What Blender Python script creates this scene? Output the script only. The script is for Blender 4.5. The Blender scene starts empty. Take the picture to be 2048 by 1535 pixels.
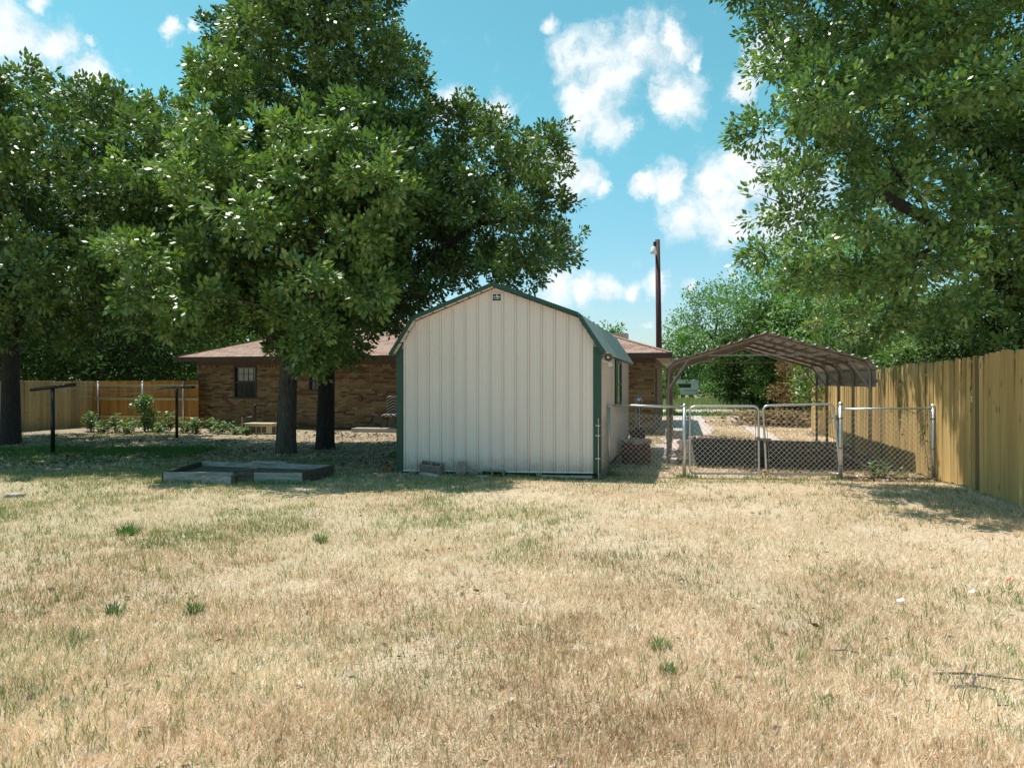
import bpy, math, random
import numpy as np
from mathutils import Vector, Matrix
random.seed(7)
R = np.random.default_rng(11)
scene = bpy.context.scene
COL = scene.collection

# ------------------------------------------------------------------ camera
H = 1.55
F = 1450.0
A = math.atan(0.236)
UX, UY = math.cos(A), -math.sin(A)
VX, VY = math.sin(A), math.cos(A)
cam = bpy.data.cameras.new('camera')
cam.sensor_width = 36.0
cam.lens = F / 2048 * 36.0
cam.clip_end = 3000
camo = bpy.data.objects.new('camera', cam)
camo.location = (0, 0, H)
camo.rotation_euler = (math.radians(90 - 0.1), 0, 0)
COL.objects.link(camo)
scene.camera = camo

# ------------------------------------------------------------------ light and sky
SUN = Vector((-0.342, 0.183, 1.0)).normalized()
sun_el = math.asin(SUN.z)
sun_az = math.atan2(SUN.x, SUN.y)
sl = bpy.data.lights.new('sun', 'SUN')
sl.energy = 4.6
sl.angle = math.radians(0.53)
sl.color = (1.0, 0.935, 0.85)
so = bpy.data.objects.new('sun', sl)
so.rotation_euler = (-SUN).to_track_quat('-Z', 'Y').to_euler()
so.location = (0, 0, 30)
COL.objects.link(so)
scene.view_settings.view_transform = 'Standard'
scene.view_settings.look = 'None'
scene.view_settings.gamma = 1
scene.view_settings.use_curve_mapping = False
scene.view_settings.exposure = 0.45
scene.cycles.max_bounces = 8
scene.cycles.transparent_max_bounces = 8
scene.cycles.use_adaptive_sampling = True


def P(px, py, Y):
    """a point Y metres ahead of the camera, seen at pixel px, py"""
    return Vector(((px - 1024) / F * Y, Y, H - (py - 765) / F * Y))


world = bpy.data.worlds.new('World')
scene.world = world
world.use_nodes = True
wn, wl = world.node_tree.nodes, world.node_tree.links
wn.clear()


def N(t, **kw):
    n = wn.new(t)
    for k, v in kw.items():
        setattr(n, k, v)
    return n


sky = N('ShaderNodeTexSky', sky_type='NISHITA', sun_disc=False)
sky.sun_elevation = sun_el
sky.sun_rotation = sun_az
sky.air_density = 1.0
sky.dust_density = 0.7
sky.ozone_density = 1.0
tint = N('ShaderNodeMix', data_type='RGBA', blend_type='MULTIPLY')
tint.inputs[0].default_value = 1.0
wl.new(sky.outputs[0], tint.inputs[6])
bgs = N('ShaderNodeBackground')
bgs.inputs[1].default_value = 0.107
wl.new(tint.outputs[2], bgs.inputs[0])
tc = N('ShaderNodeTexCoord')
szw = N('ShaderNodeSeparateXYZ')
wl.new(tc.outputs['Generated'], szw.inputs[0])
tr = N('ShaderNodeValToRGB')
tr.color_ramp.elements[0].position = 0.04
tr.color_ramp.elements[0].color = (0.90, 0.97, 1.03, 1)
tr.color_ramp.elements[1].position = 0.32
tr.color_ramp.elements[1].color = (0.70, 1.36, 1.09, 1)
wl.new(szw.outputs[2], tr.inputs[0])
wl.new(tr.outputs[0], tint.inputs[7])
nw = N('ShaderNodeTexNoise')
nw.inputs['Scale'].default_value = 13.0
nw.inputs['Detail'].default_value = 7.0
nw.inputs['Roughness'].default_value = 0.66
wl.new(tc.outputs['Generated'], nw.inputs['Vector'])
sub = N('ShaderNodeVectorMath', operation='SUBTRACT')
wl.new(nw.outputs['Color'], sub.inputs[0])
sub.inputs[1].default_value = (0.5, 0.5, 0.5)
mulw = N('ShaderNodeVectorMath', operation='SCALE')
mulw.inputs['Scale'].default_value = 0.075
wl.new(sub.outputs[0], mulw.inputs[0])
addw = N('ShaderNodeVectorMath', operation='ADD')
wl.new(tc.outputs['Generated'], addw.inputs[0])
wl.new(mulw.outputs[0], addw.inputs[1])
blobs = [(1200, 145, 64), (1285, 110, 60), (1135, 125, 42), (1345, 80, 38), (1085, 48, 20), (1180, 190, 48),
         (1215, 235, 52), (1255, 260, 26), (1160, 250, 30), (1345, 195, 48), (1318, 160, 20), (1385, 120, 15),
         (1295, 372, 22), (1350, 366, 34), (1430, 370, 50), (1510, 360, 70), (1450, 425, 66), (1375, 440, 38), (1560, 430, 80),
         (1170, 350, 34), (1125, 335, 40), (1208, 370, 15), (1135, 385, 30),
         (1120, 572, 36), (1170, 576, 30), (1215, 578, 26), (1275, 574, 18), (1330, 566, 24), (1385, 570, 14),
         (50, 80, 60), (120, 92, 45), (15, 45, 45), (185, 95, 16), (170, 150, 40), (345, 60, 18), (382, 66, 9), (90, 5, 22),
         (905, 215, 40), (985, 225, 36), (1485, 170, 28), (1530, 110, 40), (1465, 556, 16), (60, 150, 40), (1305, 655, 9)]
dirs = []
for (a_, b_, r_) in blobs:
    v = Vector(((a_ - 1024) / F, 1, -(b_ - 765) / F))
    dirs.append((v.normalized(), 1.15 * r_ / F / v.length ** 1.5))
rb = random.Random(5)
for k in range(10):                      # the same kind of clouds in the rest of the sky
    az = math.radians(rb.uniform(48, 312)); el = math.radians(rb.uniform(10, 55))
    c = Vector((math.sin(az) * math.cos(el), math.cos(az) * math.cos(el), math.sin(el)))
    for q in range(3):
        d_ = (c + Vector((rb.uniform(-.07, .07), rb.uniform(-.07, .07), rb.uniform(-.02, .03)))).normalized()
        dirs.append((d_, rb.uniform(.03, .055)))
acc = None
for d_, r_ in dirs:
    dn = N('ShaderNodeVectorMath', operation='DISTANCE')
    wl.new(addw.outputs[0], dn.inputs[0])
    dn.inputs[1].default_value = d_
    mr = N('ShaderNodeMapRange', clamp=True)
    mr.inputs['From Min'].default_value = r_ * 1.75
    mr.inputs['From Max'].default_value = r_ * 0.3
    wl.new(dn.outputs['Value'], mr.inputs['Value'])
    if acc is None:
        acc = mr.outputs[0]
    else:
        mx = N('ShaderNodeMath', operation='SMOOTH_MAX')
        mx.inputs[2].default_value = 0.15
        wl.new(acc, mx.inputs[0]); wl.new(mr.outputs[0], mx.inputs[1])
        acc = mx.outputs[0]
n2 = N('ShaderNodeTexNoise')
n2.inputs['Scale'].default_value = 22.0
n2.inputs['Detail'].default_value = 8.0
n2.inputs['Roughness'].default_value = 0.6
wl.new(addw.outputs[0], n2.inputs['Vector'])
m1 = N('ShaderNodeMath', operation='MULTIPLY_ADD')
wl.new(n2.outputs[0], m1.inputs[0]); m1.inputs[1].default_value = 1.5
wl.new(acc, m1.inputs[2])
mk = N('ShaderNodeMapRange', clamp=True, interpolation_type='SMOOTHSTEP')
mk.inputs['From Min'].default_value = 1.0
mk.inputs['From Max'].default_value = 1.85
mk.inputs['To Max'].default_value = 0.97
wl.new(m1.outputs[0], mk.inputs['Value'])
cr = N('ShaderNodeValToRGB')
cr.color_ramp.elements[0].position = 0.35
cr.color_ramp.elements[0].color = (0.70, 0.78, 0.82, 1)
cr.color_ramp.elements[1].position = 0.62
cr.color_ramp.elements[1].color = (0.95, 0.97, 0.97, 1)
wl.new(n2.outputs[0], cr.inputs[0])
bgc = N('ShaderNodeBackground')
bgc.inputs[1].default_value = 0.86
wl.new(cr.outputs[0], bgc.inputs[0])
mxs = N('ShaderNodeMixShader')
wl.new(mk.outputs[0], mxs.inputs[0]); wl.new(bgs.outputs[0], mxs.inputs[1]); wl.new(bgc.outputs[0], mxs.inputs[2])
wo = N('ShaderNodeOutputWorld')
wl.new(mxs.outputs[0], wo.inputs[0])

# ------------------------------------------------------------------ materials


def mat(name, col, rough=0.7, metal=0.0, noise=None, bump=None, spec=None, col2=None, scale=(1, 1, 1)):
    """noise = (scale, low, high): brightness factor; bump = (scale, distance)"""
    m = bpy.data.materials.new(name)
    m.use_nodes = True
    nt = m.node_tree
    b = nt.nodes['Principled BSDF']
    b.inputs['Roughness'].default_value = rough
    b.inputs['Metallic'].default_value = metal
    if spec is not None:
        b.inputs['Specular IOR Level'].default_value = spec
    tcn = nt.nodes.new('ShaderNodeTexCoord')
    mp = nt.nodes.new('ShaderNodeMapping')
    mp.inputs['Scale'].default_value = scale
    nt.links.new(tcn.outputs['Object'], mp.inputs[0])
    if noise:
        nn = nt.nodes.new('ShaderNodeTexNoise')
        nn.inputs['Scale'].default_value = noise[0]
        nn.inputs['Detail'].default_value = 6
        nn.inputs['Roughness'].default_value = 0.65
        nt.links.new(mp.outputs[0], nn.inputs['Vector'])
        r = nt.nodes.new('ShaderNodeValToRGB')
        r.color_ramp.elements[0].position = 0.3
        r.color_ramp.elements[1].position = 0.7
        c2 = col2 or col
        r.color_ramp.elements[0].color = (*[c * noise[1] for c in c2], 1)
        r.color_ramp.elements[1].color = (*[min(1, c * noise[2]) for c in col], 1)
        nt.links.new(nn.outputs[0], r.inputs[0])
        nt.links.new(r.outputs[0], b.inputs['Base Color'])
    else:
        b.inputs['Base Color'].default_value = (*col, 1)
    if bump:
        bn = nt.nodes.new('ShaderNodeTexNoise')
        bn.inputs['Scale'].default_value = bump[0]
        bn.inputs['Detail'].default_value = 5
        nt.links.new(mp.outputs[0], bn.inputs['Vector'])
        bb = nt.nodes.new('ShaderNodeBump')
        bb.inputs['Distance'].default_value = bump[1]
        nt.links.new(bn.outputs[0], bb.inputs['Height'])
        nt.links.new(bb.outputs[0], b.inputs['Normal'])
    return m


def wood_mat(name, cols, knots=True, rough=0.75):
    """fence wood: tone per board, long grain, knots"""
    m = bpy.data.materials.new(name)
    m.use_nodes = True
    nt = m.node_tree
    L = nt.links.new
    b = nt.nodes['Principled BSDF']
    b.inputs['Roughness'].default_value = rough
    b.inputs['Specular IOR Level'].default_value = 0.25
    oi = nt.nodes.new('ShaderNodeObjectInfo')
    tcn = nt.nodes.new('ShaderNodeTexCoord')
    off = nt.nodes.new('ShaderNodeVectorMath'); off.operation = 'MULTIPLY_ADD'
    cmb = nt.nodes.new('ShaderNodeCombineXYZ')
    for i in range(3):
        L(oi.outputs['Random'], cmb.inputs[i])
    L(cmb.outputs[0], off.inputs[0]); off.inputs[1].default_value = (37, 23, 51)
    L(tcn.outputs['Object'], off.inputs[2])
    mp = nt.nodes.new('ShaderNodeMapping'); mp.inputs['Scale'].default_value = (24, 24, 1.6)
    L(off.outputs[0], mp.inputs[0])
    g = nt.nodes.new('ShaderNodeTexNoise'); g.inputs['Scale'].default_value = 1.0; g.inputs['Detail'].default_value = 6
    L(mp.outputs[0], g.inputs['Vector'])
    r = nt.nodes.new('ShaderNodeValToRGB')
    r.color_ramp.elements[0].color = (*cols[0], 1); r.color_ramp.elements[0].position = 0.3
    r.color_ramp.elements[1].color = (*cols[1], 1); r.color_ramp.elements[1].position = 0.7
    L(g.outputs[0], r.inputs[0])
    hv = nt.nodes.new('ShaderNodeMapRange')
    hv.inputs['To Min'].default_value = 0.74; hv.inputs['To Max'].default_value = 1.12
    L(oi.outputs['Random'], hv.inputs['Value'])
    mm = nt.nodes.new('ShaderNodeVectorMath'); mm.operation = 'SCALE'
    L(r.outputs[0], mm.inputs[0]); L(hv.outputs[0], mm.inputs['Scale'])
    last = mm.outputs[0]
    if knots:
        mp2 = nt.nodes.new('ShaderNodeMapping'); mp2.inputs['Scale'].default_value = (7.5, 7.5, 4.2)
        L(off.outputs[0], mp2.inputs[0])
        v = nt.nodes.new('ShaderNodeTexVoronoi'); v.inputs['Scale'].default_value = 1.0
        L(mp2.outputs[0], v.inputs['Vector'])
        kr = nt.nodes.new('ShaderNodeMapRange'); kr.interpolation_type = 'SMOOTHSTEP'
        kr.inputs['From Min'].default_value = 0.05; kr.inputs['From Max'].default_value = 0.17
        kr.inputs['To Min'].default_value = 0.85; kr.inputs['To Max'].default_value = 0.0
        L(v.outputs['Distance'], kr.inputs['Value'])
        mx = nt.nodes.new('ShaderNodeMix'); mx.data_type = 'RGBA'
        L(kr.outputs[0], mx.inputs[0]); L(last, mx.inputs[6]); mx.inputs[7].default_value = (0.07, 0.035, 0.012, 1)
        last = mx.outputs[2]
        # weather stains
        st = nt.nodes.new('ShaderNodeTexNoise'); st.inputs['Scale'].default_value = 1.1; st.inputs['Detail'].default_value = 4
        L(off.outputs[0], st.inputs['Vector'])
        sr = nt.nodes.new('ShaderNodeMapRange'); sr.inputs['From Min'].default_value = 0.5; sr.inputs['From Max'].default_value = 0.8
        sr.inputs['To Max'].default_value = 0.5
        L(st.outputs[0], sr.inputs['Value'])
        mx2 = nt.nodes.new('ShaderNodeMix'); mx2.data_type = 'RGBA'
        L(sr.outputs[0], mx2.inputs[0]); L(last, mx2.inputs[6]); mx2.inputs[7].default_value = (*[c * .55 for c in cols[0]], 1)
        last = mx2.outputs[2]
    L(last, b.inputs['Base Color'])
    bb = nt.nodes.new('ShaderNodeBump'); bb.inputs['Distance'].default_value = 0.003; bb.inputs['Strength'].default_value = 0.6
    L(g.outputs[0], bb.inputs['Height']); L(bb.outputs[0], b.inputs['Normal'])
    return m


def leaf_mat(name, cols, rough=0.42, trans=0.35, spec=0.6, through=(1.35, 1.55, 0.6)):
    """cols: ramp over the per-leaf tint attribute"""
    m = bpy.data.materials.new(name)
    m.use_nodes = True
    nt = m.node_tree
    L = nt.links.new
    b = nt.nodes['Principled BSDF']
    out = nt.nodes['Material Output']
    at = nt.nodes.new('ShaderNodeAttribute'); at.attribute_name = 'tint'
    r = nt.nodes.new('ShaderNodeValToRGB')
    els = r.color_ramp.elements
    n = len(cols)
    els[0].color = (*cols[0], 1); els[0].position = 0
    els[1].color = (*cols[-1], 1); els[1].position = 1
    for i in range(1, n - 1):
        e = els.new(i / (n - 1)); e.color = (*cols[i], 1)
    L(at.outputs['Fac'], r.inputs[0])
    L(r.outputs[0], b.inputs['Base Color'])
    b.inputs['Roughness'].default_value = rough
    b.inputs['Specular IOR Level'].default_value = spec
    if trans > 0:
        t = nt.nodes.new('ShaderNodeBsdfTranslucent')
        br = nt.nodes.new('ShaderNodeMix'); br.data_type = 'RGBA'; br.blend_type = 'MULTIPLY'
        br.inputs[0].default_value = 1
        L(r.outputs[0], br.inputs[6]); br.inputs[7].default_value = (*through, 1)
        L(br.outputs[2], t.inputs[0])
        mx = nt.nodes.new('ShaderNodeMixShader'); mx.inputs[0].default_value = trans
        L(b.outputs[0], mx.inputs[1]); L(t.outputs[0], mx.inputs[2]); L(mx.outputs[0], out.inputs[0])
    return m


M = {}
M['cream'] = mat('cream_steel', (0.79, 0.675, 0.615), 0.5, noise=(1.3, 0.95, 1.02), bump=(2.5, 0.004), scale=(1, 1, .35), spec=0.4)
def splash(m, z0, z1, col, amt):
    nt = m.node_tree; L = nt.links.new; b = nt.nodes['Principled BSDF']
    src = b.inputs['Base Color'].links[0].from_socket
    tcn = nt.nodes.new('ShaderNodeTexCoord'); sp = nt.nodes.new('ShaderNodeSeparateXYZ'); L(tcn.outputs['Object'], sp.inputs[0])
    n = nt.nodes.new('ShaderNodeTexNoise'); n.inputs['Scale'].default_value = 7; n.inputs['Detail'].default_value = 8; n.inputs['Roughness'].default_value = .75
    L(tcn.outputs['Object'], n.inputs['Vector'])
    a = nt.nodes.new('ShaderNodeMath'); a.operation = 'MULTIPLY_ADD'; L(n.outputs[0], a.inputs[0]); a.inputs[1].default_value = -.5; L(sp.outputs[2], a.inputs[2])
    r = nt.nodes.new('ShaderNodeMapRange'); r.interpolation_type = 'SMOOTHSTEP'; L(a.outputs[0], r.inputs['Value'])
    r.inputs['From Min'].default_value = z1; r.inputs['From Max'].default_value = z0; r.inputs['To Max'].default_value = amt
    x = nt.nodes.new('ShaderNodeMix'); x.data_type = 'RGBA'; L(r.outputs[0], x.inputs[0]); L(src, x.inputs[6]); x.inputs[7].default_value = (*col, 1)
    L(x.outputs[2], b.inputs['Base Color'])


splash(M['cream'], -.25, .16, (.30, .22, .15), .6)
M['cream_dark'] = mat('cream_wall_core', (0.42, 0.38, 0.31), 0.7)
M['green_trim'] = mat('green_painted_steel', (0.012, 0.062, 0.038), 0.42, noise=(3, 0.85, 1.1), spec=0.5)
M['green_roof'] = mat('green_roof_steel', (0.34, 0.42, 0.40), 0.34, noise=(2, 0.85, 1.15), spec=0.9)
M['black'] = mat('black_paint', (0.012, 0.012, 0.013), 0.45)
M['dark'] = mat('dark_void', (0.02, 0.018, 0.016), 0.9)
M['galv'] = mat('galvanised_steel', (0.60, 0.62, 0.64), 0.38, 0.75, noise=(14, 0.82, 1.08))
M['galv_dull'] = mat('weathered_galvanised_steel', (0.36, 0.35, 0.33), 0.5, 0.6, noise=(9, 0.6, 1.1), col2=(0.30, 0.27, 0.23))
M['wire'] = mat('galvanised_wire', (0.62, 0.60, 0.56), 0.45, 0.3)
M['sheet'] = mat('carport_sheet', (0.52, 0.505, 0.49), 0.42, 0.2, noise=(3, 0.8, 1.05), col2=(0.44, 0.41, 0.38))
M['bow'] = mat('carport_tube', (0.32, 0.30, 0.275), 0.5, 0.45, noise=(8, 0.7, 1.15))
M['fence'] = wood_mat('pine_fence_wood', [(0.48, 0.315, 0.12), (0.65, 0.465, 0.205)])
M['fence_grey'] = wood_mat('grey_fence_wood', [(0.17, 0.125, 0.065), (0.26, 0.195, 0.10)])
M['fence_orange'] = wood_mat('orange_fence_wood', [(0.36, 0.17, 0.042), (0.48, 0.25, 0.075)])
M['fence_tan'] = wood_mat('tan_fence_wood', [(0.38, 0.27, 0.125), (0.50, 0.36, 0.18)])
M['rail_wood'] = wood_mat('fence_rail_wood', [(0.40, 0.30, 0.14), (0.52, 0.40, 0.20)], knots=False)
M['bed_wood'] = mat('weathered_grey_board', (0.42, 0.385, 0.355), 0.85, noise=(3, 0.45, 1.15), bump=(12, 0.004), scale=(1, 6, 8))
M['bed_dark'] = mat('rotten_dark_board', (0.10, 0.085, 0.07), 0.9, noise=(4, 0.4, 1.2), bump=(12, 0.004), scale=(1, 6, 8))
M['soil'] = mat('bed_soil', (0.13, 0.10, 0.065), 0.95, noise=(12, 0.5, 1.4), bump=(20, 0.02))
M['mortar'] = mat('mortar', (0.22, 0.175, 0.115), 0.95, noise=(6, 0.8, 1.1))
BRK = [mat('brick_tan', (0.25, 0.175, 0.10), 0.85, noise=(9, 0.8, 1.1)),
       mat('brick_buff', (0.30, 0.22, 0.13), 0.85, noise=(9, 0.85, 1.1)),
       mat('brick_gold', (0.22, 0.148, 0.08), 0.85, noise=(9, 0.8, 1.1)),
       mat('brick_pale', (0.34, 0.27, 0.18), 0.85, noise=(9, 0.85, 1.05)),
       mat('brick_brown', (0.15, 0.085, 0.05), 0.85, noise=(9, 0.7, 1.2)),
       mat('brick_umber', (0.125, 0.075, 0.05), 0.85, noise=(9, 0.7, 1.2))]
SHG = [mat('shingle_rose', (0.33, 0.225, 0.18), 0.95, noise=(30, 0.85, 1.1)),
       mat('shingle_pink', (0.385, 0.265, 0.215), 0.95, noise=(30, 0.85, 1.1)),
       mat('shingle_rust', (0.30, 0.185, 0.15), 0.95, noise=(30, 0.85, 1.1))]
M['roof_base'] = mat('roof_felt', (0.15, 0.085, 0.07), 0.95)
M['brown_trim'] = mat('brown_painted_trim', (0.10, 0.062, 0.045), 0.6, noise=(3, 0.8, 1.1))
M['soffit'] = mat('beige_soffit', (0.50, 0.40, 0.33), 0.7)
M['frame_dark'] = mat('dark_bronze_frame', (0.035, 0.03, 0.027), 0.45)
M['glass'] = mat('window_glass', (0.05, 0.06, 0.06), 0.06, spec=0.9)
M['glass_lit'] = mat('curtained_window_glass', (0.30, 0.34, 0.32), 0.12, noise=(5, 0.6, 1.1), spec=0.9)
M['white'] = mat('white_paint', (0.78, 0.77, 0.73), 0.5)
M['bark'] = mat('oak_bark', (0.115, 0.098, 0.082), 0.95, noise=(10, 0.35, 1.5), bump=(9, 0.05), scale=(3.2, 3.2, 0.55))
M['bark_dark'] = mat('dark_oak_bark', (0.050, 0.042, 0.036), 0.95, noise=(10, 0.4, 1.4), bump=(9, 0.05), scale=(3.2, 3.2, 0.55))
M['concrete'] = mat('pale_concrete', (0.40, 0.37, 0.34), 0.9, noise=(2, 0.85, 1.05), bump=(30, 0.003))
M['road'] = mat('pale_road_surface', (0.58, 0.57, 0.55), 0.9, noise=(0.7, 0.9, 1.05))
M['block'] = mat('grey_cinder_block', (0.28, 0.225, 0.195), 0.95, noise=(12, 0.65, 1.2), bump=(45, 0.006))
M['paver'] = mat('rose_concrete_paver', (0.33, 0.235, 0.215), 0.95, noise=(8, 0.75, 1.15), bump=(35, 0.004))
M['rubble'] = mat('pale_rubble', (0.42, 0.40, 0.37), 0.95, noise=(12, 0.6, 1.15), bump=(25, 0.01))
M['redstone'] = mat('dark_red_sandstone', (0.20, 0.075, 0.055), 0.85, noise=(7, 0.5, 1.3), bump=(18, 0.012))
M['lichen_stone'] = mat('pale_topped_stone', (0.42, 0.36, 0.32), 0.9, noise=(9, 0.5, 1.1), bump=(22, 0.01))
M['red_iron'] = mat('dark_red_iron', (0.09, 0.022, 0.02), 0.5)
M['chrome'] = mat('polished_steel', (0.70, 0.73, 0.78), 0.16, 0.95, noise=(30, 0.8, 1.05), bump=(16, 0.004))
M['beige'] = mat('beige_plastic', (0.62, 0.49, 0.31), 0.55, noise=(4, 0.85, 1.05))
M['louver'] = mat('dark_grille', (0.10, 0.085, 0.07), 0.7)
M['pole'] = mat('dark_red_brown_pole', (0.070, 0.020, 0.022), 0.75, noise=(6, 0.6, 1.3), bump=(20, 0.01), scale=(4, 4, .5))
M['hose'] = mat('black_hose', (0.02, 0.02, 0.02), 0.5)
M['lampcone'] = mat('bronze_lamp_cone', (0.20, 0.15, 0.11), 0.5)
M['bulb'] = mat('lamp_glass', (0.75, 0.70, 0.62), 0.25)
M['camper'] = mat('camper_skin', (0.70, 0.70, 0.66), 0.5, noise=(2, 0.9, 1.03))
M['paper'] = mat('white_paper', (0.80, 0.78, 0.76), 0.8)
M['red_scrap'] = mat('red_plastic', (0.6, 0.02, 0.05), 0.4)
M['twig'] = mat('dead_twig', (0.13, 0.11, 0.095), 0.95, noise=(8, 0.6, 1.2))

LG = [(0.018, 0.040, 0.010), (0.036, 0.078, 0.016), (0.062, 0.118, 0.026), (0.115, 0.165, 0.034)]
M['leaf_a'] = leaf_mat('oak_leaf', [(0.050, 0.100, 0.024), (0.120, 0.205, 0.050), (0.19, 0.285, 0.075), (0.36, 0.43, 0.14)], rough=0.43, spec=0.7, trans=.20)
M['leaf_b'] = leaf_mat('dark_oak_leaf', [(0.040, 0.078, 0.020), (0.092, 0.162, 0.040), (0.150, 0.228, 0.060), (0.29, 0.35, 0.115)], rough=0.43, spec=0.7, trans=.18)
M['leaf_e'] = leaf_mat('willow_oak_leaf', [(0.055, 0.105, 0.030), (0.130, 0.225, 0.062), (0.20, 0.305, 0.088), (0.36, 0.43, 0.15)], rough=0.34, spec=0.6, trans=.24)
M['leaf_far'] = leaf_mat('background_leaf', [(0.06, 0.13, 0.030), (0.09, 0.19, 0.042), (0.13, 0.24, 0.055), (0.21, 0.31, 0.085)], rough=0.5)
M['leaf_dark'] = leaf_mat('shaded_wood_leaf', [(0.022, 0.045, 0.012), (0.038, 0.075, 0.018), (0.060, 0.110, 0.026), (0.10, 0.16, 0.04)], rough=0.75, trans=.2, spec=.2)  # leaf green darkened: the shade of the wood is in the colour
M['leaf_weed'] = leaf_mat('weed_leaf', [(0.07, 0.13, 0.045), (0.10, 0.18, 0.06), (0.15, 0.24, 0.085), (0.24, 0.32, 0.11)], rough=0.4, spec=.8)
M['leaf_vine'] = leaf_mat('variegated_vine_leaf', [(0.05, 0.11, 0.02), (0.09, 0.19, 0.03), (0.28, 0.32, 0.14), (0.50, 0.24, 0.13)], rough=0.4)
M['leaf_dead'] = leaf_mat('dead_brown_leaf', [(0.10, 0.06, 0.03), (0.18, 0.11, 0.055), (0.27, 0.17, 0.085), (0.38, 0.26, 0.14)], rough=0.8, trans=.2, spec=.2)
M['litter'] = leaf_mat('fallen_leaf', [(0.07, 0.04, 0.028), (0.16, 0.095, 0.06), (0.30, 0.20, 0.14), (0.55, 0.48, 0.42)], rough=0.7, trans=0, spec=.3)
M['straw'] = leaf_mat('straw_blade', [(0.32, 0.205, 0.115), (0.56, 0.405, 0.265), (0.78, 0.625, 0.46), (0.95, 0.85, 0.70)], rough=0.6, trans=0.25, spec=.3, through=(1.35, 1.15, .85))
M['grass'] = leaf_mat('green_blade', [(0.11, 0.16, 0.045), (0.20, 0.27, 0.085), (0.31, 0.36, 0.14), (0.46, 0.44, 0.27)], rough=0.5, trans=0.3, spec=.4, through=(1.1, 1.15, .8))
M['weedy'] = leaf_mat('weed_blade', [(0.06, 0.10, 0.035), (0.10, 0.155, 0.05), (0.17, 0.22, 0.085), (0.30, 0.32, 0.15)], rough=0.5, trans=0.3, spec=.4)
M['lush'] = leaf_mat('lush_green_blade', [(0.045, 0.11, 0.022), (0.07, 0.16, 0.032), (0.11, 0.21, 0.045), (0.17, 0.26, 0.07)], rough=0.5, trans=0.3, spec=.4)

# ------------------------------------------------------------------ helpers


def tag(o, label=None, cat=None, group=None, kind=None):
    if label: o['label'] = label
    if cat: o['category'] = cat
    if group: o['group'] = group
    if kind: o['kind'] = kind
    return o


def thing(name, label, cat, loc=(0, 0, 0), rz=0.0, group=None):
    o = bpy.data.objects.new(name, None)
    o.empty_display_size = 0.1
    COL.objects.link(o)
    o.location = loc
    o.rotation_euler = (0, 0, rz)
    return tag(o, label, cat, group)


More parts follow.
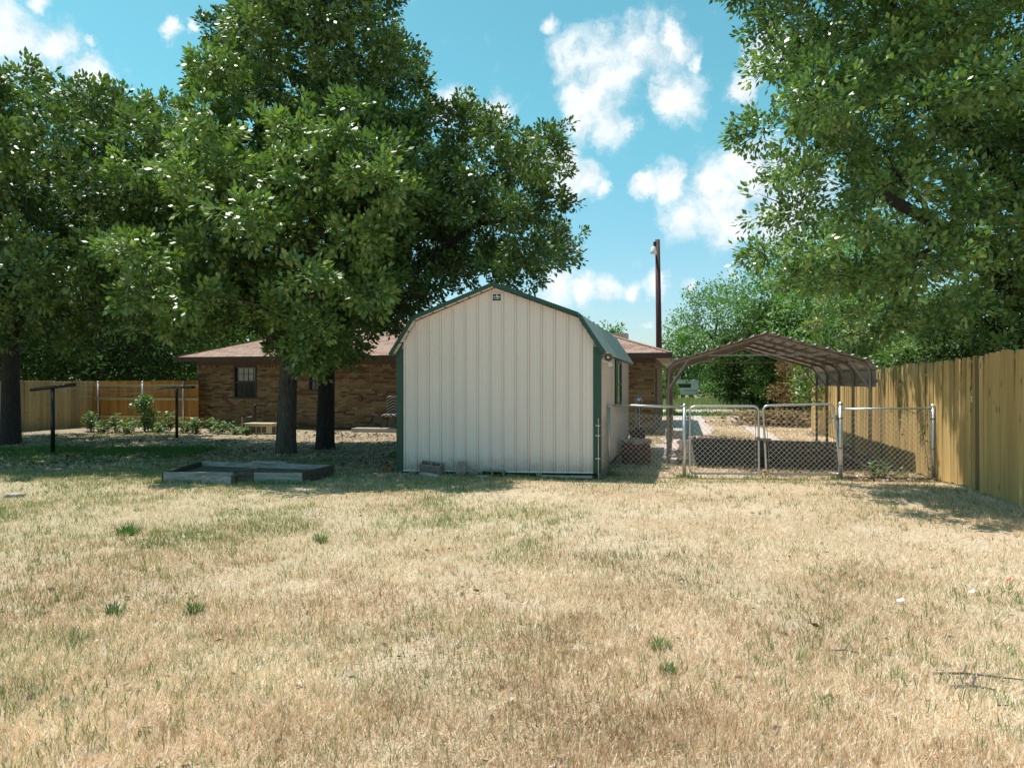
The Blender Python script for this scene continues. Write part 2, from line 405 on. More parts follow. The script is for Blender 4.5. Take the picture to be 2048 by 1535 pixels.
class MB:
    def __init__(s):
        s.v = []; s.f = []; s.m = []; s.mi = 0

    def quad(s, pts):
        n = len(s.v)
        s.v += [tuple(p) for p in pts]
        s.f.append(tuple(range(n, n + len(pts)))); s.m.append(s.mi)
        return s

    def box(s, x0, x1, y0, y1, z0, z1, mtx=None):
        n = len(s.v)
        ps = [Vector((x, y, z)) for z in (z0, z1) for y in (y0, y1) for x in (x0, x1)]
        if mtx: ps = [mtx @ p for p in ps]
        s.v += [tuple(p) for p in ps]
        for q in ((0, 2, 3, 1), (4, 5, 7, 6), (0, 1, 5, 4), (2, 6, 7, 3), (0, 4, 6, 2), (1, 3, 7, 5)):
            s.f.append(tuple(n + i for i in q)); s.m.append(s.mi)
        return s

    def bar(s, a, b, w, h=None, up=Vector((0, 0, 1))):
        """rectangular bar from a to b"""
        a = Vector(a); b = Vector(b); h = h or w
        d = b - a; L = d.length; d.normalize()
        if abs(d.dot(up)) > .99: up = Vector((0, 1, 0))
        x = d.cross(up).normalized(); z = x.cross(d)
        mt = Matrix((x, d, z)).transposed().to_4x4(); mt.translation = a
        return s.box(-w / 2, w / 2, 0, L, -h / 2, h / 2, mt)

    def prism(s, poly, axis, d0, d1, mtx=None):
        """poly: 2-D outline; axis 'y': (x,z) outline pushed along y; 'x': (y,z); 'z': (x,y)"""
        def mk(p, d):
            q = {'y': (p[0], d, p[1]), 'x': (d, p[0], p[1]), 'z': (p[0], p[1], d)}[axis]
            q = Vector(q)
            return tuple(mtx @ q) if mtx else tuple(q)
        n = len(s.v); k = len(poly)
        s.v += [mk(p, d0) for p in poly] + [mk(p, d1) for p in poly]
        s.f.append(tuple(n + i for i in range(k))[::-1]); s.f.append(tuple(n + k + i for i in range(k)))
        s.m += [s.mi] * 2
        for i in range(k):
            j = (i + 1) % k
            s.f.append((n + i, n + j, n + k + j, n + k + i)); s.m.append(s.mi)
        return s

    def tube(s, pts, r, n=8, cap=True):
        pts = [Vector(p) for p in pts]
        rs = r if isinstance(r, (list, tuple)) else [r] * len(pts)
        base = len(s.v)
        prev = None
        for i, p in enumerate(pts):
            if i == 0: d = pts[1] - p
            elif i == len(pts) - 1: d = p - pts[i - 1]
            else: d = (pts[i + 1] - p).normalized() + (p - pts[i - 1]).normalized()
            d.normalize()
            if prev is None:
                x = d.orthogonal().normalized()
            else:
                x = (prev - d * prev.dot(d)).normalized()
            prev = x
            y = d.cross(x)
            for k in range(n):
                a = 2 * math.pi * k / n
                s.v.append(tuple(p + (x * math.cos(a) + y * math.sin(a)) * rs[i]))
        for i in range(len(pts) - 1):
            for k in range(n):
                a = base + i * n + k; b = base + i * n + (k + 1) % n
                s.f.append((a, b, b + n, a + n)); s.m.append(s.mi)
        if cap:
            s.f.append(tuple(base + k for k in range(n))[::-1]); s.m.append(s.mi)
            e = base + (len(pts) - 1) * n
            s.f.append(tuple(e + k for k in range(n))); s.m.append(s.mi)
        return s

    def lathe(s, prof, n=16, mtx=None):
        """prof: (r, z)"""
        base = len(s.v)
        for (r, z) in prof:
            for k in range(n):
                a = 2 * math.pi * k / n
                q = Vector((r * math.cos(a), r * math.sin(a), z))
                s.v.append(tuple(mtx @ q) if mtx else tuple(q))
        for i in range(len(prof) - 1):
            for k in range(n):
                a = base + i * n + k; b = base + i * n + (k + 1) % n
                s.f.append((a, b, b + n, a + n)); s.m.append(s.mi)
        return s

    def mesh(s, name, m, smooth=False, bevel=0):
        me = bpy.data.meshes.new(name)
        me.from_pydata(s.v, [], s.f)
        ms = m if isinstance(m, list) else [m]
        for q in ms: me.materials.append(q)
        if len(ms) > 1: me.polygons.foreach_set('material_index', s.m)
        if smooth: me.polygons.foreach_set('use_smooth', [True] * len(me.polygons))
        me.update()
        return me

    def build(s, name, m, parent=None, loc=None, smooth=False, bevel=0):
        o = bpy.data.objects.new(name, s.mesh(name, m, smooth))
        COL.objects.link(o)
        if parent: o.parent = parent
        if loc: o.location = loc
        if bevel:
            b = o.modifiers.new('bevel', 'BEVEL'); b.width = bevel; b.segments = 2; b.limit_method = 'ANGLE'
        return o


def piece(name, me, parent, loc, rot=(0, 0, 0), scale=None):
    o = bpy.data.objects.new(name, me)
    COL.objects.link(o)
    o.parent = parent
    o.location = loc
    o.rotation_euler = rot
    if scale: o.scale = scale
    return o


def np_mesh(name, V, Fc, m, parent=None, tint=None, smooth=False):
    """triangles or quads from numpy arrays"""
    me = bpy.data.meshes.new(name)
    k = Fc.shape[1]
    me.vertices.add(len(V)); me.vertices.foreach_set('co', V.astype(np.float32).ravel())
    me.loops.add(len(Fc) * k); me.loops.foreach_set('vertex_index', Fc.astype(np.int32).ravel())
    me.polygons.add(len(Fc)); me.polygons.foreach_set('loop_start', (np.arange(len(Fc)) * k).astype(np.int32))
    me.polygons.foreach_set('loop_total', np.full(len(Fc), k, dtype=np.int32))
    me.materials.append(m)
    if tint is not None:
        at = me.attributes.new('tint', 'FLOAT', 'FACE')
        at.data.foreach_set('value', tint.astype(np.float32))
    me.update(calc_edges=True)
    if smooth: me.polygons.foreach_set('use_smooth', np.ones(len(Fc), dtype=bool))
    o = bpy.data.objects.new(name, me)
    COL.objects.link(o)
    if parent: o.parent = parent
    return o


def sst(a, b, x):
    t = np.clip((x - a) / (b - a), 0, 1)
    return t * t * (3 - 2 * t)


_perm = np.random.default_rng(3).random((256, 256))


def vnoise(x, y, s=1.0, seed=0):
    x = np.asarray(x) / s + 17.3 * seed + 300; y = np.asarray(y) / s + 9.7 * seed + 300
    xi = np.floor(x).astype(int); yi = np.floor(y).astype(int)
    fx = x - xi; fy = y - yi
    fx = fx * fx * (3 - 2 * fx); fy = fy * fy * (3 - 2 * fy)
    g = lambda a, b: _perm[a & 255, b & 255]
    return (g(xi, yi) * (1 - fx) + g(xi + 1, yi) * fx) * (1 - fy) + (g(xi, yi + 1) * (1 - fx) + g(xi + 1, yi + 1) * fx) * fy


def fbm(x, y, s, seed=0):
    return (vnoise(x, y, s, seed) * .5 + vnoise(x, y, s / 2.1, seed + 1) * .3 + vnoise(x, y, s / 4.3, seed + 2) * .2)


def gz(x, y):
    """height of the ground"""
    x = np.asarray(x, float); y = np.asarray(y, float)
    d = -.085 * sst(0.6, 2.6, x) * (sst(10.6, 12.3, y) - sst(16, 19, y))
    near = 1 - sst(25, 35, y)
    return d + near * ((fbm(x, y, 2.3, 4) - .5) * .05)


def g1(x, y):
    return float(gz(x, y))


def lot(u, v, ox=0., oy=0.):
    return ox + u * UX + v * VX, oy + u * UY + v * VY


# ------------------------------------------------------------------ ground, road, driveway
def axis(parts):
    out = []
    for a, b, st in parts:
        out += list(np.arange(a, b, st))
    out.append(parts[-1][1])
    return np.array(out)


xs = axis([(-600, -60, 60), (-60, -24, 4), (-24, 14, .3), (14, 60, 4), (60, 600, 60)])
ys = axis([(-60, -2, 6), (-2, 24, .3), (24, 48, 1.0), (48, 120, 6), (120, 900, 60)])
XX, YY = np.meshgrid(xs, ys)
ZZ = gz(XX, YY)
V = np.stack([XX.ravel(), YY.ravel(), ZZ.ravel()], 1)
nx, ny = len(xs), len(ys)
ii = np.arange((ny - 1) * (nx - 1)); rr_, cc_ = ii // (nx - 1), ii % (nx - 1)
a_ = rr_ * nx + cc_
Fq = np.stack([a_, a_ + 1, a_ + nx + 1, a_ + nx], 1)


def ground_material():
    m = bpy.data.materials.new('dry_lawn')
    m.use_nodes = True
    nt = m.node_tree; L = nt.links.new
    b = nt.nodes['Principled BSDF']; b.inputs['Roughness'].default_value = 0.95
    b.inputs['Specular IOR Level'].default_value = 0.1
    g = nt.nodes.new('ShaderNodeNewGeometry')

    def noise(sc, det=6, ro=.65, mp=(1, 1, 1)):
        mpn = nt.nodes.new('ShaderNodeMapping'); mpn.inputs['Scale'].default_value = mp
        L(g.outputs['Position'], mpn.inputs[0])
        n = nt.nodes.new('ShaderNodeTexNoise'); n.inputs['Scale'].default_value = sc
        n.inputs['Detail'].default_value = det; n.inputs['Roughness'].default_value = ro
        L(mpn.outputs[0], n.inputs['Vector'])
        return n.outputs[0]

    def mix(f, c1, c2):
        x = nt.nodes.new('ShaderNodeMix'); x.data_type = 'RGBA'
        if isinstance(f, float): x.inputs[0].default_value = f
        else: L(f, x.inputs[0])
        for i, c in ((6, c1), (7, c2)):
            if isinstance(c, tuple): x.inputs[i].default_value = (*c, 1)
            else: L(c, x.inputs[i])
        return x.outputs[2]

    def rng(v, a, b2, lo=0., hi=1.):
        r = nt.nodes.new('ShaderNodeMapRange'); r.interpolation_type = 'SMOOTHSTEP'
        L(v, r.inputs['Value'])
        r.inputs['From Min'].default_value = a; r.inputs['From Max'].default_value = b2
        r.inputs['To Min'].default_value = lo; r.inputs['To Max'].default_value = hi
        return r.outputs[0]

    def mth(op, a, b2):
        x = nt.nodes.new('ShaderNodeMath'); x.operation = op
        for i, c in ((0, a), (1, b2)):
            if isinstance(c, (int, float)): x.inputs[i].default_value = c
            else: L(c, x.inputs[i])
        return x.outputs[0]
    fine = noise(26, 8, .7)
    med = noise(3.1, 6, .6)
    big = noise(0.55, 5, .55)
    tiny = noise(120, 4, .7, (1, 1, 1))
    straw = mix(rng(fine, .3, .7), (0.42, 0.31, 0.20), (0.70, 0.585, 0.45))
    straw = mix(rng(big, .35, .68), straw, (0.43, 0.32, 0.20))
    dirt = mix(rng(tiny, .3, .7), (0.44, 0.34, 0.25), (0.64, 0.55, 0.45))
    c = mix(rng(med, .54, .70), straw, dirt)
    sx = nt.nodes.new('ShaderNodeSeparateXYZ'); L(g.outputs['Position'], sx.inputs[0])
    # greener growth to the left and towards the house
    wx = mth('MULTIPLY_ADD', big, 10.0); 
    nt.nodes[-1].inputs[2].default_value = -5.0
    xl = mth('ADD', sx.outputs[0], wx)
    yl = mth('ADD', sx.outputs[1], mth('MULTIPLY', med, 2.0))
    gl = mth('MULTIPLY', rng(xl, 3.0, -7.0), rng(yl, 5.5, 9.0))
    gl = mth('MULTIPLY', gl, rng(fine, .38, .66))
    c = mix(mth('MULTIPLY', gl, 0.75), c, (0.21, 0.24, 0.10))
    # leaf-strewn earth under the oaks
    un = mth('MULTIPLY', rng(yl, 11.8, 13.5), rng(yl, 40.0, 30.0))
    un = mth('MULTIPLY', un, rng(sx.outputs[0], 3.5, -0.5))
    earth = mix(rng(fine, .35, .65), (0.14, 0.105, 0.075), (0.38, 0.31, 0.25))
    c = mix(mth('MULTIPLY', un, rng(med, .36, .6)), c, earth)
    # green strip near the clothes posts
    st = mth('MULTIPLY', rng(yl, 14.4, 15.4), rng(yl, 19.0, 17.6))
    st = mth('MULTIPLY', st, rng(sx.outputs[0], -5.5, -7.5))
    c = mix(mth('MULTIPLY', st, rng(med, .3, .55)), c, (0.07, 0.14, 0.03))
    # meadow beyond the road
    far = rng(sx.outputs[1], 40, 44)
    c = mix(mth('MULTIPLY', far, 0.8), c, mix(rng(med, .4, .6), (0.13, 0.19, 0.055), (0.36, 0.31, 0.15)))
    L(c, b.inputs['Base Color'])
    bp = nt.nodes.new('ShaderNodeBump'); bp.inputs['Distance'].default_value = 0.03
    L(fine, bp.inputs['Height']); L(bp.outputs[0], b.inputs['Normal'])
    return m


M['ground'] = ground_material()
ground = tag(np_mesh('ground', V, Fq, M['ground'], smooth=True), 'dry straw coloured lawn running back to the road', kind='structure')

# road beyond the driveway
mb = MB()
RO = lot(0, 38.6)
us = np.linspace(-90, 90, 60)
for i in range(59):
    pts = []
    for u, w in ((us[i], -2.7), (us[i + 1], -2.7), (us[i + 1], 2.7), (us[i], 2.7)):
        x, y = lot(u, 38.6 + w)
        pts.append((x, y, 0.03))
    mb.quad(pts)
tag(mb.build('road', M['road']), 'pale road crossing beyond the driveway', kind='structure')


def strip(name, label, u0, u1, v0, v1, m, z=0.02, seed=1, rag=.18):
    mb = MB(); n = 60
    vs = np.linspace(v0, v1, n)
    P0 = []
    for i, v in enumerate(vs):
        l_ = u0 + (fbm(v, 0, 1.1, seed) - .5) * rag * 2; r_ = u1 + (fbm(v, 5, .9, seed + 3) - .5) * rag * 2
        row = []
        for q in np.linspace(0, 1, 5):
            x, y = lot(l_ + (r_ - l_) * q, v)
            row.append((x, y, g1(x, y) + z))
        P0.append(row)
    for i in range(n - 1):
        for q in range(4):
            mb.quad([P0[i][q], P0[i][q + 1], P0[i + 1][q + 1], P0[i + 1][q]])
    return tag(mb.build(name, m), label, kind='structure')


M['gravel'] = mat('pale_gravel_track', (0.60, 0.49, 0.44), 0.95, noise=(9, 0.62, 1.08), bump=(40, 0.01))
strip('driveway', 'pale gravel wheel track beside the house', -0.55, 0.95, 15.0, 35.8, M['gravel'], 0.012, 2, .3)
strip('driveway', 'thin pale gravel wheel track further from the house', 2.0, 2.6, 17.5, 35.8, M['gravel'], 0.012, 8, .15)

strip('shaded_bare_earth', 'bare earth under the carport, darkened for the roof shade', -0.12, 3.95, 14.7, 20.2, mat('shade_darkened_earth', (0.10, 0.078, 0.062), .95, noise=(7, .55, 1.3), bump=(25, .02)), 0.022, 12, .12)  # bare earth with the carport's shade put into its colour
# concrete slab behind the house
mb = MB(); mb.box(-9.3, -4.2, -1.2, 0.0, -0.02, 0.12)
pt = mb.build('patio', M['concrete'])
HC = Vector((4.28, 21.8, 0))
pt.location = HC; pt.rotation_euler = (0, 0, -A)
tag(pt, 'thin concrete patio slab along the back of the brick house', kind='structure')

# ------------------------------------------------------------------ brick house
house = thing('brick_house', 'long low tan brick house with a rose shingle hip roof behind the trees', 'house', HC, -A)
WL, WD, WH = 15.75, 8.2, 2.28
mb = MB()
wx0, wx1, wz0, wz1 = -14.28, -13.40, 1.0, 2.13         # left window
w2 = (-11.43, -10.70, 1.28, 1.95)                          # second window behind the trunk
back_open = [(wx0, wx1, wz0, wz1), w2]


def wall_boxes(mb, x0, x1, opens, z0, z1, y0, y1):
    cuts = sorted(opens)
    x = x0
    for (a, b, c, d) in cuts:
        mb.box(x, a, y0, y1, z0, z1)
        mb.box(a, b, y0, y1, z0, c); mb.box(a, b, y0, y1, d, z1)
        x = b
    mb.box(x, x1, y0, y1, z0, z1)


wall_boxes(mb, -WL, 0, back_open, 0, WH, 0.012, 0.25)
wall_o = mb.build('wall', M['mortar'], house)
mb = MB(); side_open = (0.9, 1.7, 0.75, 2.05)
for (a, b, c, d) in ((0.25, side_open[0], 0, WH), (side_open[1], WD, 0, WH), (side_open[0], side_open[1], 0, side_open[2]), (side_open[0], side_open[1], side_open[3], WH)):
    mb.box(-0.25, -0.012, a, b, c, d)
mb.build('wall', M['mortar'], house)
mb = MB(); mb.box(-WL, -WL + .24, 0.25, WD, 0, WH); mb.box(-WL, -.012, WD - .24, WD - .002, 0, WH - .002)
mb.build('wall', BRK[0], house)

# bricks
rb = random.Random(3)
CW, CH = 0.2032, 0.0667


def brick_col(): 
    t = rb.random()
    return 0 if t < .27 else 1 if t < .47 else 2 if t < .70 else 3 if t < .78 else 4 if t < .93 else 5


bricks = []
nc = int((WH - .2) / CH)
run_c = 0
for c in range(nc):
    z = c * CH
    x = -WL + (0 if c % 2 == 0 else -CW / 2)
    k = 0
    prev = brick_col()
    while x < 0:
        a = max(x + .005, -WL + .0); b = min(x + CW - .005, 0.0)
        prev = prev if rb.random() < .22 else brick_col()
        if b - a > .03:
            cen = (a + b) / 2
            if not any(o[0] - .02 < cen < o[1] + .02 and o[2] - .02 < z + CH / 2 < o[3] + .05 for o in back_open):
                bricks.append((a, b, z + .005, z + CH - .005, prev))
        x += CW
x = -WL
while x < 0:
    b = min(x + CH, 0)
    bricks.append((x + .005, b - .005, nc * CH + .005, nc * CH + .19, brick_col()))
    x += CH
shared = {}


def brick_mesh(w, h, ci):
    key = (round(w, 3), round(h, 3), ci)
    if key not in shared:
        m_ = MB(); m_.box(-w / 2, w / 2, -.003, .02, -h / 2, h / 2)
        shared[key] = m_.mesh('brick', BRK[ci])
    return shared[key]


def near_key(b):
    xc = -(b[0] + b[1]) / 2
    if xc < 1.15: return xc
    if 8.25 < xc: return xc
    return 99
bricks.sort(key=near_key)
for b in bricks[:300]:
    w = b[1] - b[0]; h = b[3] - b[2]
    piece('brick', brick_mesh(w, h, b[4]), wall_o, ((b[0] + b[1]) / 2, 0.0 + rb.uniform(-.003, .003), (b[2] + b[3]) / 2))
mb = MB()
for b in bricks[300:]:
    j = rb.uniform(-.003, .003)
    mb.mi = b[4]
    mb.box(b[0], b[1], -.003 + j, .02, b[2], b[3])
tag(mb.build('brickwork', BRK, wall_o), kind='stuff')
mb = MB()
for c in range(int(WH / CH)):
    y = 0.02 + (0 if c % 2 == 0 else CW / 2)
    while y < WD:
        mb.mi = brick_col()
        e = min(y + CW - .01, WD)
        if not (side_open[0] - .1 < (y + e) / 2 < side_open[1] + .02 and side_open[2] - .04 < c * CH + .03 < side_open[3] + .03):
            mb.box(-.02, .003 + rb.uniform(-.003, .003), y, e, c * CH + .005, c * CH + CH - .005)
        y += CW
tag(mb.build('brickwork', BRK, house), kind='stuff')

# eaves and roof.  local roof frame: overhang .5 all round
OH = 0.5; EZ = 2.42; PT = 0.335
rx0, rx1, ry0, ry1 = -WL - OH, OH, -OH, WD + OH
rd = (ry1 - ry0) / 2; rz_ = EZ + PT * rd
mb = MB()
e = [(rx0, ry0, EZ), (rx1, ry0, EZ), (rx1, ry1, EZ), (rx0, ry1, EZ)]
rg = [(rx0 + rd, ry0 + rd, rz_), (rx1 - rd, ry0 + rd, rz_)]
mb.quad([e[0], e[1], rg[1], rg[0]]); mb.quad([e[1], e[2], rg[1]]); mb.quad([e[2], e[3], rg[0], rg[1]]); mb.quad([e[3], e[0], rg[0]])
mb.quad([(a, b, c - .02) for a, b, c in e][::-1])
roof_o = mb.build('roof', M['roof_base'], house)
mb = MB()
mb.box(rx0, rx1, ry0 - .02, ry0 + .02, EZ - .15, EZ + .004); mb.box(rx1 - .02, rx1 + .02, ry0 + .02, ry1, EZ - .15, EZ + .004)
mb.box(rx0 - .02, rx0 + .02, ry0 + .02, ry1, EZ - .15, EZ + .004)
mb.build('fascia', M['brown_trim'], house)
mb = MB(); mb.box(rx0 + .02, rx1 - .02, ry0 + .02, -0.03, EZ - .13, EZ - .10); mb.box(.03, rx1 - .02, -0.03, ry1, EZ - .13, EZ - .10)
mb.build('soffit', M['soffit'], house)
mb = MB(); mb.box(-WL, .03, -.035, .02, WH - .13, EZ - .13); mb.box(.0, .035, .02, WD, WH - .13, EZ - .13)
mb.build('frieze_board', M['brown_trim'], house)
mb = MB(); mb.box(-1.75, -1.1, 3.9, 4.6, EZ + .2, 3.32); mb.build('chimney', mat('pale_chimney', (.55, .5, .45), .9, noise=(6, .85, 1.05)), roof_o)

# shingles
rows = []
dh = 0.128                                    # horizontal run of one course
sl_ = math.sqrt(1 + PT * PT); ang = math.atan(PT)
k = 0
while (k + 1) * dh < rd - .05:
    d = k * dh
    x = rx0 + d + (0 if k % 2 else .15)
    xe = rx1 - d
    while x < xe - .03:
        w = min(.3 + rb.uniform(-.02, .02), xe - x)
        rows.append((x, w, k, rb.choice((0, 0, 1, 1, 1, 2))))
        x += w + .006
    k += 1
rows.sort(key=lambda r: (rx1 - r[0]) + r[2] * .12)
sh_mesh = {}


def shingle_box(mb, x, w, k, mtx=None):
    y0 = ry0 + k * dh - .012; z0 = EZ + PT * k * dh
    y1 = y0 + dh + .02; z1 = z0 + PT * (dh + .02)
    t0, t1 = .016, .006
    n = len(mb.v)
    g = .004
    for yy, zb, tt in ((y0, z0, t0), (y1, z1, t1)):
        for xx in (x, x + w - g):
            mb.v.append((xx, yy, zb - .002)); mb.v.append((xx, yy, zb + tt))
    for q in ((0, 2, 3, 1), (1, 3, 7, 5), (4, 5, 7, 6), (0, 1, 5, 4), (2, 6, 7, 3)):
        mb.f.append(tuple(n + i for i in q)); mb.m.append(mb.mi)


for (x, w, k, c) in rows[:300]:
    key = (round(w, 2), c)
    if key not in sh_mesh:
        m_ = MB(); shingle_box(m_, 0, key[0], 0)
        m_.v = [(a, b - ry0, cc - EZ) for a, b, cc in m_.v]
        sh_mesh[key] = m_.mesh('shingle', SHG[c])
    piece('shingle', sh_mesh[key], roof_o, (x, ry0 + k * dh, EZ + PT * k * dh))
mb = MB()
for (x, w, k, c) in rows[300:]:
    mb.mi = c
    shingle_box(mb, x, w, k)
tag(mb.build('shingle_courses', SHG, roof_o), kind='stuff')
# right hip slope: plain courses
mb = MB()
k = 0
while (k + 1) * dh < rd - .05:
    d = k * dh
    mb.mi = k % 3
    n = len(mb.v)
    xx = rx1 - d + .012
    z0 = EZ + PT * d
    for (a, zb, t) in ((xx, z0, .016), (xx - dh - .02, z0 + PT * (dh + .02), .006)):
        for yy in (ry0 + d, ry1 - d):
            mb.v.append((a, yy, zb - .002)); mb.v.append((a, yy, zb + t))
    for q in ((0, 2, 3, 1), (1, 3, 7, 5), (4, 5, 7, 6), (0, 1, 5, 4), (2, 6, 7, 3)):
        mb.f.append(tuple(n + i for i in q)); mb.m.append(mb.mi)
    k += 1
tag(mb.build('shingle_courses', SHG, roof_o), kind='stuff')
mb = MB()
mb.bar((rx1, ry0, EZ + .02), (rx1 - rd, ry0 + rd, rz_ + .02), .16, .02)
mb.bar((rx0, ry0, EZ + .02), (rx0 + rd, ry0 + rd, rz_ + .02), .16, .02)
mb.build('hip_cap', SHG[2], roof_o)


def sash_window(parent, x0, x1, z0, z1, curtain=True):
    w = MB()
    t = .05
    w.box(x0, x0 + t, -.01, .1, z0, z1); w.box(x1 - t, x1, -.01, .1, z0, z1)
    w.box(x0 + t, x1 - t, -.01, .1, z0, z0 + t); w.box(x0 + t, x1 - t, -.01, .1, z1 - t, z1)
    zm = (z0 + z1) / 2
    w.box(x0 + t, x1 - t, 0.0, .08, zm - .025, zm + .025)
    wo_ = w.build('window', M['frame_dark'], parent)
    g = MB(); g.box(x0 + t, x1 - t, .07, .08, z0 + t, zm - .025); g.build('pane', M['glass'], wo_)
    g = MB(); g.box(x0 + t + .12, x1 - t - .12, .055, .065, zm + .05, z1 - t - .04); g.build('pane', M['glass_lit'] if curtain else M['glass'], wo_)
    g = MB(); g.box(x0 + t, x1 - t, .07, .08, zm + .025, z1 - t); g.build('pane', M['glass'], wo_)
    g = MB()
    for i in (1, 2):
        xx = x0 + t + .12 + (x1 - x0 - 2 * t - .24) * i / 3
        g.box(xx - .008, xx + .008, .04, .055, zm + .05, z1 - t - .04)
    zz = (zm + z1) / 2
    g.box(x0 + t + .12, x1 - t - .12, .042, .052, zz - .008, zz + .008)
    for i in (1, 2, 3):
        xx = x0 + t + (x1 - x0 - 2 * t) * i / 4
        g.box(xx - .008, xx + .008, .02, .035, z0 + t, zm - .025)
    g.build('glazing_bar', M['frame_dark'], wo_)
    return wo_


sash_window(house, wx0, wx1, wz0, wz1)
sash_window(house, *w2, curtain=False)
mb = MB(); mb.box(-.1, .012, side_open[0], side_open[0] + .05, side_open[2], side_open[3]); mb.box(-.1, .012, side_open[1] - .05, side_open[1], side_open[2], side_open[3])
mb.box(-.1, .012, side_open[0] + .05, side_open[1] - .05, side_open[2], side_open[2] + .05); mb.box(-.1, .012, side_open[0] + .05, side_open[1] - .05, side_open[3] - .05, side_open[3])
wo2 = mb.build('window', M['frame_dark'], house)
mb = MB(); mb.box(-.07, -.06, side_open[0] + .05, side_open[1] - .05, side_open[2] + .05, side_open[3] - .05); mb.build('pane', M['glass'], wo2)
# pipe and meter box on the wall
mb = MB(); mb.lathe([(0, 0), (.09, 0), (.09, .05), (0, .05)], 14, Matrix.Translation((-9.55, -.012, 1.02)) @ Matrix.Rotation(math.radians(90), 4, 'X'))
mb.build('wall_meter', M['brown_trim'], house)
mb = MB(); mb.box(-15.3, -15.12, -.045, -.008, .66, .72); mb.build('vent', M['black'], house)

# ------------------------------------------------------------------ shed
SW, SD = 3.47, 6.35
shed = thing('storage_shed', 'cream metal barn shed with green trim and gambrel roof standing in the yard', 'shed', (1.412, 11.7, 0), -A)
PK, BRZ, EV, BX = 3.15, 2.62, 2.10, .33


def roofz(x):
    t = -x if -x < SW / 2 else SW + x
    return EV + (BRZ - EV) * t / BX if t < BX else BRZ + (PK - BRZ) * (t - BX) / (SW / 2 - BX)


def botz(x):
    return 0.10 + 0.055 * (x / SW)


mb = MB()
prof = [(-SW + .01, .09), (-.01, .09), (-.01, EV - .02), (-BX, BRZ - .02), (-SW / 2, PK - .02), (-SW + BX, BRZ - .02), (-SW + .01, EV - .02)]
mb.prism(prof, 'y', .012, SD - .012)
mb.build('wall_core', M['cream_dark'], shed)
PW = (SW - .2) / 15
RIB = [(0, 0), (.001, -.011), (.008, -.011), (.011, .022), (.033, .022), (.036, -.006), (.041, -.006), (.043, 0), (.09, 0), (.094, .005), (.106, .005), (.110, 0), (.15, 0), (.154, .005), (.166, .005), (.170, 0), (1, 0)]


def ribs(w):
    return [(min(a * 1.0, w) if a < 1 else w, d) for a, d in RIB]


for i in range(15):
    x0 = -SW + .1 + i * PW
    pr = ribs(PW)
    xs_ = [x0 + a for a, d in pr]
    if x0 < -SW / 2 < x0 + PW: pass
    mb = MB()
    for j in range(len(pr) - 1):
        xa, xb = xs_[j], xs_[j + 1]; da, db = pr[j][1], pr[j + 1][1]
        cuts = [xa, xb]
        for q in (-SW / 2, -BX, -SW + BX):
            if xa < q < xb: cuts.insert(1, q)
        for c in range(len(cuts) - 1):
            p, r = cuts[c], cuts[c + 1]
            dp = da + (db - da) * (p - xa) / (xb - xa); dr = da + (db - da) * (r - xa) / (xb - xa)
            mb.quad([(p, -dp, botz(p)), (r, -dr, botz(r)), (r, -dr, roofz(r) - .02), (p, -dp, roofz(p) - .02)])
    mb.quad([(x0, .01, botz(x0)), (x0 + PW, .01, botz(x0 + PW)), (x0 + PW, 0, botz(x0 + PW)), (x0, 0, botz(x0))])
    mb.build('wall_panel', M['cream'], shed)
npan = 27
PL = (SD - .2) / npan
WY0, WY1, WZ0, WZ1 = 2.55, 3.85, 1.08, 2.00
for i in range(npan):
    y0 = .1 + i * PL
    mb = MB()
    pr = ribs(PL)
    for j in range(len(pr) - 1):
        a, b = y0 + pr[j][0], y0 + pr[j + 1][0]; da, db = pr[j][1], pr[j + 1][1]
        mb.quad([(da, a, .1), (db, b, .1), (db, b, EV), (da, a, EV)])
    mb.build('wall_panel', M['cream'], shed)
# corner trims
for xa, xb, ya, yb in ((-.1, .022, -.022, 0), (0, .022, 0, .1), (-SW - .022, -SW + .1, -.022, 0), (-SW - .022, -SW, 0, .1)):
    mb = MB(); zb = botz(xa) - .01
    mb.box(xa, xb, ya, yb, zb, EV + .03 if xb > -.5 and xa < -.05 or xa < -3 else EV)
    mb.build('corner_trim', M['green_trim'], shed)
mb = MB(); mb.box(-SW, 0, -.008, .02, -.0, .0); 
mb = MB(); mb.prism([(-SW + .1, botz(-SW) - .012), (-.1, botz(-.1) - .012), (-.1, botz(-.1) + .006), (-SW + .1, botz(-SW) + .006)], 'y', -.02, .01)
mb.build('base_trim', M['white'], shed)
# roof sheets, thick and with ribs up the slope; outline with overhang
out = [(.085, EV - .085), (-BX, BRZ + .02), (-SW / 2, PK + .02), (-SW + BX, BRZ + .02), (-SW - .085, EV - .085)]
YF, YB = -.13, SD + .1
for i in range(4):
    (xa, za), (xb, zb) = out[i], out[i + 1]
    mb = MB()
    d = Vector((xb - xa, 0, zb - za)).normalized(); n = Vector((-d.z, 0, d.x))
    if n.z < 0: n = -n
    t = .025
    pa = Vector((xa, 0, za)); pb = Vector((xb, 0, zb))
    for pA, pB, off0, off1 in ((pa, pb, 0, t),):
        q = [pA + n * off0, pB + n * off0, pB + n * off1, pA + n * off1]
        mb.prism([(v.x, v.z) for v in q], 'y', YF, YB)
    yy = YF + .11
    while yy < YB - .05:
        q = [pa + n * t, pb + n * t, pb + n * (t + .014), pa + n * (t + .014)]
        mb.prism([(v.x, v.z) for v in q], 'y', yy, yy + .03)
        yy += .2286
    mb.build('roof_sheet', M['green_roof'], shed)
